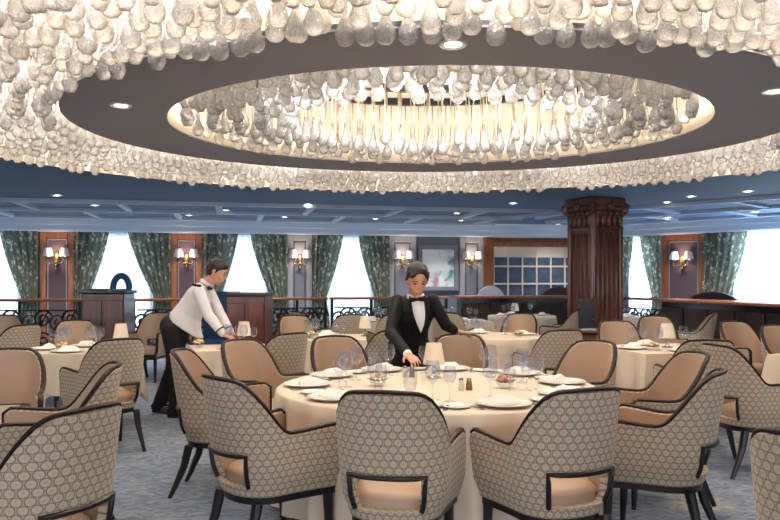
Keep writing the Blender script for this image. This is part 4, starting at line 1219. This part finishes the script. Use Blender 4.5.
def face_bits(parent, base, c, f, u):
    f, u, r = frame(f, u); c = Vector(c)-Vector(base); B = basis(r, f, u)
    for s in (-1, 1):
        mb = MB(); mb.ball(c+r*s*.031+u*.014+f*.0815, (.012, .006, .0055), 8, 6, B); mb.build('eye', 'eye_dark', parent)
        mb = MB(); mb.capsule(c+r*s*.016+u*.037+f*.087, c+r*s*.047+u*.031+f*.076, .0035, .003, 6); mb.build('eyebrow', 'hair', parent)
    mb = MB(); mb.ball(c-u*.058+f*.091, (.025, .005, .0055), 8, 6, B); mb.build('lips', 'lip', parent)
def add_hand(mb, wrist, direction, normal, curl=.35, side=1, L=.18):
    """wrist -> fingers along direction, palm facing along -normal; side=+1 thumb toward normal x direction"""
    d, n, t = Vector(direction).normalized(), Vector(normal), None
    n = (n - d*n.dot(d)).normalized(); t = d.cross(n)*side; w = Vector(wrist)
    mb.capsule(w-d*.03, w+d*.02, .026, .026); 
    for k in range(4): mb.capsule(w+d*.015+t*(.018-.012*k)*.8, w+d*.085+t*(.030-.020*k), .015, .0125)
    for k, fl in enumerate((.070, .078, .072, .056)):
        a = w+d*.088+t*(.031-.0205*k); p = a; ang = .15
        for seg, fr in enumerate((.45, .32, .27)):
            dd = d*math.cos(ang) - n*math.sin(ang) + t*(.12-.08*k); q = p + dd.normalized()*fl*fr
            mb.capsule(p, q, .0088-.0008*seg, .0082-.0008*seg, 8); p = q; ang += curl
    a = w+d*.02+t*.028; b = a+(d*.55+t*.75-n*.25).normalized()*.038; c = b+(d*.85+t*.3-n*.35).normalized()*.030
    mb.capsule(a, b, .014, .011, 8); mb.capsule(b, c, .0105, .0085, 8)

def loft(mb, secs, n=24):
    o = len(mb.v); m = len(secs)
    for c, a, b in secs:
        c, a, b = Vector(c), Vector(a), Vector(b)
        for k in range(n):
            t = 2*PI*k/n; ct, st = math.cos(t), math.sin(t)
            mb.v.append(tuple(c + a*math.copysign(abs(ct)**.85, ct) + b*math.copysign(abs(st)**.85, st)))
    for j in range(m-1):
        for k in range(n): mb.f.append((o+j*n+k, o+j*n+(k+1) % n, o+(j+1)*n+(k+1) % n, o+(j+1)*n+k)); mb.mi.append(0)
    mb.f.append(tuple(o+k for k in range(n-1, -1, -1))); mb.f.append(tuple(o+(m-1)*n+k for k in range(n))); mb.mi += [0, 0]
def local(mb, base):
    b = Vector(base); mb.v = [tuple(Vector(p)-b) for p in mb.v]; return mb

HK = 1.10
# --- waitress behind the round table
wb = Vector((.16, 6.20, 0))
root = tag(empty('person', wb), 'waitress in black jacket and bow tie leaning over the round table', 'person')
hd, hf, hu = Vector((.215, 5.90, 1.395)), (.16, -.88, -.45), (.10, -.42, .9)
neck = Vector((.195, 6.01, 1.27)); chest = Vector((.20, 6.03, 1.12)); waist = Vector((.19, 6.16, .95)); hip = Vector((.16, 6.24, .84))
shR, shL = Vector((.058, 6.02, 1.225)), Vector((.345, 5.99, 1.228))           # her right is image left
elR, wrR = Vector((.005, 5.80, .985)), Vector((.135, 5.50, .845))
elL, wrL = Vector((.455, 6.02, 1.035)), Vector((.545, 6.20, .975))
kneeR, kneeL = Vector((.07, 6.16, .47)), Vector((.25, 6.17, .47)); anR, anL = Vector((.06, 6.24, .08)), Vector((.26, 6.24, .08))
mb = MB(); add_head(mb, hd, hf, hu, neck)
mb.capsule(neck, chest, .05, .08); mb.capsule(chest, waist, .08, .08); mb.capsule(waist, hip, .08, .10)
for a, b, c in ((shR, elR, wrR), (shL, elL, wrL)):
    mb.capsule(neck-Vector((0, 0, .07)), a-Vector((0, 0, .02)), .035, .03); mb.capsule(a, b, .042, .036); mb.capsule(b, c, .034, .024)
add_hand(mb, wrR, (.35, -.75, -.25), (.0, -.3, 1), .35, 1)
add_hand(mb, wrL, (.85, .25, -.22), (0, .1, 1), .3, -1)
for k, a, s in ((kneeR, anR, -.08), (kneeL, anL, .08)):
    mb.capsule(hip+Vector((s, 0, -.02)), k, .085, .055); mb.capsule(k, a, .052, .034); mb.capsule(a-Vector((0, -.03, .04)), a+Vector((0, -.15, -.045)), .034, .028)
remeshed(local(mb, wb), 'body', 'skin', .0065, 4, root)
face_bits(root, wb, hd, hf, hu)
f, u, r = frame(hf, hu); B = basis(r, f, u); mb = MB()
mb.ball(hd+u*.052-f*.022, (.083, .094, .083), 18, 12, B); mb.ball(hd-f*.055+u*.0, (.074, .055, .085), 14, 10, B); mb.ball(hd-f*.115+u*.03, (.045, .04, .045), 12, 8, B)
mb.capsule(hd+u*.098+f*.035-r*.02, hd+u*.06+f*.05+r*.055, .026, .02); mb.capsule(hd+u*.098+f*.035-r*.03, hd+u*.055+f*.045-r*.06, .024, .018)
for s in (-1, 1): mb.capsule(hd+u*.07+f*.02+r*s*.065, hd+r*s*.076+u*.0-f*.01, .02, .014)
remeshed(local(mb, wb), 'hair', 'hair', .007, 5, root)
mb = MB()        # jacket
loft(mb, [((.165, 6.22, .78), (.165, 0, 0), (0, .13, 0)), ((.17, 6.20, .87), (.155, 0, 0), (0, .122, .02)), ((.185, 6.14, .98), (.128, 0, 0), (0, .105, .03)), ((.20, 6.06, 1.10), (.155, 0, 0), (0, .118, .04)),
          ((.20, 6.03, 1.18), (.155, 0, 0), (0, .10, .03)), ((.20, 6.03, 1.235), (.13, 0, 0), (0, .075, .02)), ((.197, 6.03, 1.275), (.07, 0, 0), (0, .055, .015))])
for s, (a, b, c) in ((-1, (shR, elR, wrR)), (1, (shL, elL, wrL))):
    mb.ball(a, .060, 12, 10); mb.capsule(a, b, .058, .050); mb.capsule(b, lerp(b, c, .90), .052, .038)
remeshed(local(mb, wb), 'jacket', 'black_cloth', .009, 5, root)
# shirt front: wedge on the chest, following the jacket
fwd = Vector((.12, -.9, -.42)).normalized()
def wedge(mb, rows, thick):
    o = len(mb.v); n = 7
    for (c, hw_, bulge) in rows:
        for i in range(n):
            s = -1+2*i/(n-1); mb.v.append(tuple(Vector(c)+Vector((hw_*s, .10*abs(s)*hw_/.05*.12, 0))))
    for j in range(len(rows)-1):
        for i in range(n-1): a = o+j*n+i; mb.f.append((a, a+n, a+n+1, a+1)); mb.mi.append(0)
    m = len(rows)*n
    for k in range(m): p = mb.v[o+k]; mb.v.append((p[0], p[1]+thick, p[2]))
    for j in range(len(rows)-1):
        for i in range(n-1): a = o+m+j*n+i; mb.f.append((a, a+1, a+n+1, a+n)); mb.mi.append(0)
    bd = [i for i in range(n)] + [j*n+n-1 for j in range(1, len(rows))] + [(len(rows)-1)*n+i for i in range(n-2, -1, -1)] + [j*n for j in range(len(rows)-2, 0, -1)]
    for x, y in zip(bd, bd[1:]+bd[:1]): mb.f.append((o+x, o+y, o+m+y, o+m+x)); mb.mi.append(0)
mb = MB()
rows = [((.215, 5.93, 1.265), .040, 0), ((.222, 5.908, 1.22), .050, 0), ((.232, 5.893, 1.15), .048, 0), ((.240, 5.897, 1.08), .040, 0), ((.247, 5.915, 1.02), .024, 0), ((.25, 5.945, .97), .006, 0)]
wedge(mb, rows, .03); local(mb, wb).build('shirt_front', 'shirt_white', root)
mb = MB(); mb.tube([neck + Vector((.062*math.cos(a)+.012, .055*math.sin(a)-.02, .0+.012*math.sin(a))) for a in [2*PI*i/20 for i in range(20)]], .02, 8, True, .6); local(mb, wb).build('collar', 'shirt_white', root)
mb = MB(); bc = Vector((.214, 5.905, 1.245))
for s in (-1, 1): mb.capsule(bc, bc+Vector((s*.045, .008, .003*s)), .010, .022, 10)
mb.ball(bc+Vector((0, -.008, 0)), .013, 8, 6); local(mb, wb).build('bow_tie', 'black_cloth', root)
for s in (-1, 1):   # lapels
    mb = MB(); pts = [(.215+s*.055, 5.93, 1.27), (.225+s*.074, 5.905, 1.21), (.238+s*.062, 5.893, 1.13), (.247+s*.036, 5.905, 1.04), (.25, 5.942, .965)]
    mb.tube(pts, [.012, .022, .020, .014, .006], 8, False, .45); local(mb, wb).build('lapel', 'black_cloth', root)
mb = MB()
for h_, k, a in ((-.08, kneeR, anR), (.08, kneeL, anL)): mb.capsule(hip+Vector((h_, 0, 0)), k, .105, .075); mb.capsule(k, a+Vector((0, 0, .02)), .075, .062)
remeshed(local(mb, wb), 'trousers', 'black_cloth', .012, 5, root)
for a in (anR, anL):
    mb = MB(); mb.capsule(a+Vector((0, .04, -.035)), a+Vector((0, -.17, -.045)), .042, .034); local(mb, wb).build('shoe', 'shoe_leather', root)
mb = MB()
for b, c in ((elR, wrR), (elL, wrL)): mb = MB(); mb.capsule(lerp(b, c, .90), lerp(b, c, .99), .034, .032); local(mb, wb).build('shirt_cuff', 'shirt_white', root)

HK = 1.04
# --- waiter at the left
mbse = Vector((-2.17, 7.62, 0))
root = tag(empty('person', mbse), 'waiter in white jacket and black trousers bending over the left table', 'person')
Yw = 7.62
hd, hf, hu = Vector((-1.755, 7.56, 1.475)), (.88, -.16, -.42), (.42, 0, .9)
neck = Vector((-1.89, 7.60, 1.36)); chest = Vector((-1.99, 7.62, 1.22)); waist = Vector((-2.13, 7.63, 1.03)); hip = Vector((-2.22, 7.64, .90))
shN, shF = Vector((-1.925, 7.44, 1.285)), Vector((-1.905, 7.79, 1.275))
elN, wrN = Vector((-1.81, 7.40, 1.04)), Vector((-1.655, 7.34, .865))
elF, wrF = Vector((-1.76, 7.72, 1.02)), Vector((-1.63, 7.58, .855))
knN, anN = Vector((-2.16, 7.53, .48)), Vector((-2.185, 7.54, .08)); knF, anF = Vector((-2.27, 7.76, .47)), Vector((-2.42, 7.78, .10))
mb = MB(); add_head(mb, hd, hf, hu, neck)
mb.capsule(neck, chest, .055, .085); mb.capsule(chest, waist, .085, .085); mb.capsule(waist, hip, .085, .10)
for a, b, c in ((shN, elN, wrN), (shF, elF, wrF)):
    mb.capsule(neck-Vector((.06, 0, .08)), a-Vector((0, 0, .02)), .035, .03); mb.capsule(a, b, .048, .04); mb.capsule(b, c, .038, .026)
add_hand(mb, wrN, (.9, -.05, -.38), (.2, -.2, 1), .3, -1); add_hand(mb, wrF, (.9, -.25, -.38), (.2, .2, 1), .3, 1)
for k, a, y in ((knN, anN, -.09), (knF, anF, .09)):
    mb.capsule(hip+Vector((0, y, -.03)), k, .09, .058); mb.capsule(k, a, .055, .036); mb.capsule(a-Vector((.03, 0, .04)), a+Vector((.17, -.02, -.045)), .034, .028)
remeshed(local(mb, mbse), 'body', 'skin', .0065, 4, root)
face_bits(root, mbse, hd, hf, hu)
f, u, r = frame(hf, hu); B = basis(r, f, u); mb = MB()
mb.ball(hd+u*.054-f*.022, (.083, .098, .082), 18, 12, B); mb.ball(hd-f*.06+u*.005, (.072, .05, .075), 14, 10, B)
for s in (-1, 1): mb.capsule(hd+u*.06+f*.02+r*s*.07, hd+r*s*.078-u*.005+f*.004, .014, .009)
mb.capsule(hd+u*.098+f*.03-r*.03, hd+u*.092+f*.06+r*.03, .028, .022)
remeshed(local(mb, mbse), 'hair', 'hair', .007, 4, root)
mb = MB()
ax = (chest-hip).normalized(); BJ = basis(Vector((0, 1, 0)), Vector((ax.z, 0, -ax.x)), ax)
loft(mb, [((-2.10, 7.63, .90), (.175, 0, -.115), (0, .165, 0)), ((-2.105, 7.63, .97), (.15, 0, -.10), (0, .165, 0)), ((-2.075, 7.63, 1.06), (.118, 0, -.082), (0, .155, 0)), ((-2.02, 7.63, 1.15), (.108, 0, -.076), (0, .172, 0)),
          ((-1.965, 7.62, 1.235), (.102, 0, -.072), (0, .19, 0)), ((-1.925, 7.615, 1.30), (.078, 0, -.055), (0, .175, 0)), ((-1.90, 7.61, 1.345), (.05, 0, -.035), (0, .09, 0))])
for a, b, c in ((shN, elN, wrN), (shF, elF, wrF)):
    mb.ball(a, .064, 12, 10); mb.capsule(a, b, .062, .054); mb.capsule(b, lerp(b, c, .93), .058, .043)
remeshed(local(mb, mbse), 'jacket', 'white_jacket', .009, 5, root)
mb = MB()
mb.ball(hip+Vector((0, 0, .02)), (.155, .165, .14), 16, 12, basis(Vector((1, 0, 0)), Vector((0, 1, 0)), Vector((0, 0, 1))))
for y, k, a in ((-.09, knN, anN), (.09, knF, anF)): mb.capsule(hip+Vector((0, y, -.02)), k, .115, .085); mb.capsule(k, a+Vector((0, 0, .0)), .085, .075)
remeshed(local(mb, mbse), 'trousers', 'black_cloth', .011, 5, root)
for a, d in ((anN, (1, -.12, 0)), (anF, (1, -.1, -.1))):
    d = Vector(d); mb = MB(); mb.capsule(a+Vector((-.05, 0, -.03)), a+d*.20+Vector((0, 0, -.038)), .045, .034); mb.box(a+d*.075+Vector((0, 0, -.070)), (.30, .085, .02), R3(-.12)); remeshed(local(mb, mbse), 'shoe', 'shoe_leather', .008, 3, root)
mb = MB()
for b, c in ((elN, wrN), (elF, wrF)):
    mb = MB(); p = lerp(b, c, .80); d = (c-b).normalized(); Mq = d.to_track_quat('Z', 'Y').to_matrix(); mb.lathe([(.046, -.006), (.052, -.006), (.051, .006), (.045, .006), (.046, -.006)], 20, p, Mq); local(mb, mbse).build('cuff_braid', 'black_cloth', root)
mb = MB(); mb.capsule(shN+Vector((-.05, -.01, .066)), shN+Vector((.03, -.045, .058)), .012, .012); local(mb, mbse).build('shoulder_strap', 'black_cloth', root)
mb = MB(); mb.tube([neck + Vector((.012+.058*math.cos(a), .062*math.sin(a), .01-.03*math.cos(a))) for a in [2*PI*i/20 for i in range(20)]], .022, 8, True, .6); local(mb, mbse).build('collar', 'white_jacket', root)
bc = Vector((-1.835, 7.565, 1.315)); mb = MB()
for s in (-1, 1): mb.capsule(bc, bc+Vector((-.005, s*.045, .003)), .010, .020, 10)
local(mb, mbse).build('bow_tie', 'black_cloth', root)

# ------------------------------------------------------------------ lights
def area(name, loc, rot, sx, sy, power, col, shape='RECTANGLE', spread=None):
    l = bpy.data.lights.new(name, 'AREA'); l.shape = shape; l.size = sx; l.size_y = sy; l.energy = power; l.color = col
    if spread: l.spread = spread
    o = bpy.data.objects.new(name, l); COL.objects.link(o); o.location = loc; o.rotation_euler = rot; return o
def spot(name, loc, power, col, ang=110, blend=.8, rad=.06):
    l = bpy.data.lights.new(name, 'SPOT'); l.energy = power; l.color = col; l.spot_size = math.radians(ang); l.spot_blend = blend; l.shadow_soft_size = rad
    o = bpy.data.objects.new(name, l); COL.objects.link(o); o.location = loc; return o
WARM, NEUT, COOL = (1, .80, .58), (1, .92, .84), (.80, .90, 1)
for W, u0, u1 in DAY:      # daylight outside each window, facing into the room
    c = W.pt((u0+u1)/2, -.75, 1.4); d = Vector((W.n.x, W.n.y, 0))
    q = d.to_track_quat('-Z', 'Y').to_euler()
    area('daylight', c, q, (u1-u0)+.3, 2.3, (32 if W is WL else 190)*(u1-u0), COOL)
for X, Y, z in SPOTS: spot('downlight', (X, Y, z-.03), 44 if Y > 8.5 else 19, (1, .96, .94) if Y > 8.5 else WARM)
for q in PERIM: spot('downlight', (q.x, q.y, q.z-.03), 125, (1, .97, .95), 125, .8)
for k in range(8):         # further recessed lamps of the grey ring
    a = 2*PI*(k+.3)/8; spot('downlight', (CC[0]+2.75*math.cos(a), CC[1]+2.3*math.sin(a), ZS-.03), 12, WARM, 120)
for x in (-3, 0, 3):       # unseen lamps added behind the camera as frontal fill
    for y in (-1.6, .9): spot('downlight', (x, y, ZC-.03), 45, NEUT, 140, .8, .12)
for k in range(12):        # lamps inside the recesses, above the glass drops
    a = 2*PI*k/12; 
    l = bpy.data.lights.new('recess_lamp', 'POINT'); l.energy = 56; l.color = (1, .93, .86); l.shadow_soft_size = .1
    o = bpy.data.objects.new('recess_lamp', l); COL.objects.link(o); o.location = (CC[0]+3.9*math.cos(a), CC[1]+3.38*math.sin(a), ZT-.22)
for k in range(10):
    a = 2*PI*k/10; l = bpy.data.lights.new('recess_lamp', 'POINT'); l.energy = 14; l.color = (1, .93, .86); l.shadow_soft_size = .1
    o = bpy.data.objects.new('recess_lamp', l); COL.objects.link(o); o.location = (CC[0]+1.15*math.cos(a), CC[1]+.96*math.sin(a), ZS+.25)
for p in SCONCES:
    l = bpy.data.lights.new('sconce_lamp', 'POINT'); l.energy = 5; l.color = (1, .80, .6); l.shadow_soft_size = .06
    o = bpy.data.objects.new('sconce_lamp', l); COL.objects.link(o); o.location = p
w = bpy.data.worlds.new('World'); SC.world = w; w.use_nodes = True
bg = w.node_tree.nodes['Background']; bg.inputs[0].default_value = (.93, .93, .95, 1); bg.inputs[1].default_value = 2.2  # bright background enters by the open room end, added as frontal fill

cam = bpy.data.cameras.new('Camera'); co = bpy.data.objects.new('Camera', cam); COL.objects.link(co)
co.location = (0, 0, H); co.rotation_euler = (PI/2, 0, 0); cam.sensor_width = 36; cam.lens = F/780*36; cam.shift_y = (HY-260)/780; cam.clip_start = .05
SC.camera = co
vs = SC.view_settings; vs.view_transform = 'Standard'; vs.look = 'None'; vs.gamma = 1; vs.use_curve_mapping = False; vs.exposure = 0.72
cy = SC.cycles; cy.use_denoising = True; cy.max_bounces = 8; cy.transparent_max_bounces = 24; cy.diffuse_bounces = 4; cy.glossy_bounces = 3; cy.transmission_bounces = 8
cy.sample_clamp_indirect = 4; cy.caustics_reflective = False; cy.caustics_refractive = False; cy.use_light_tree = True
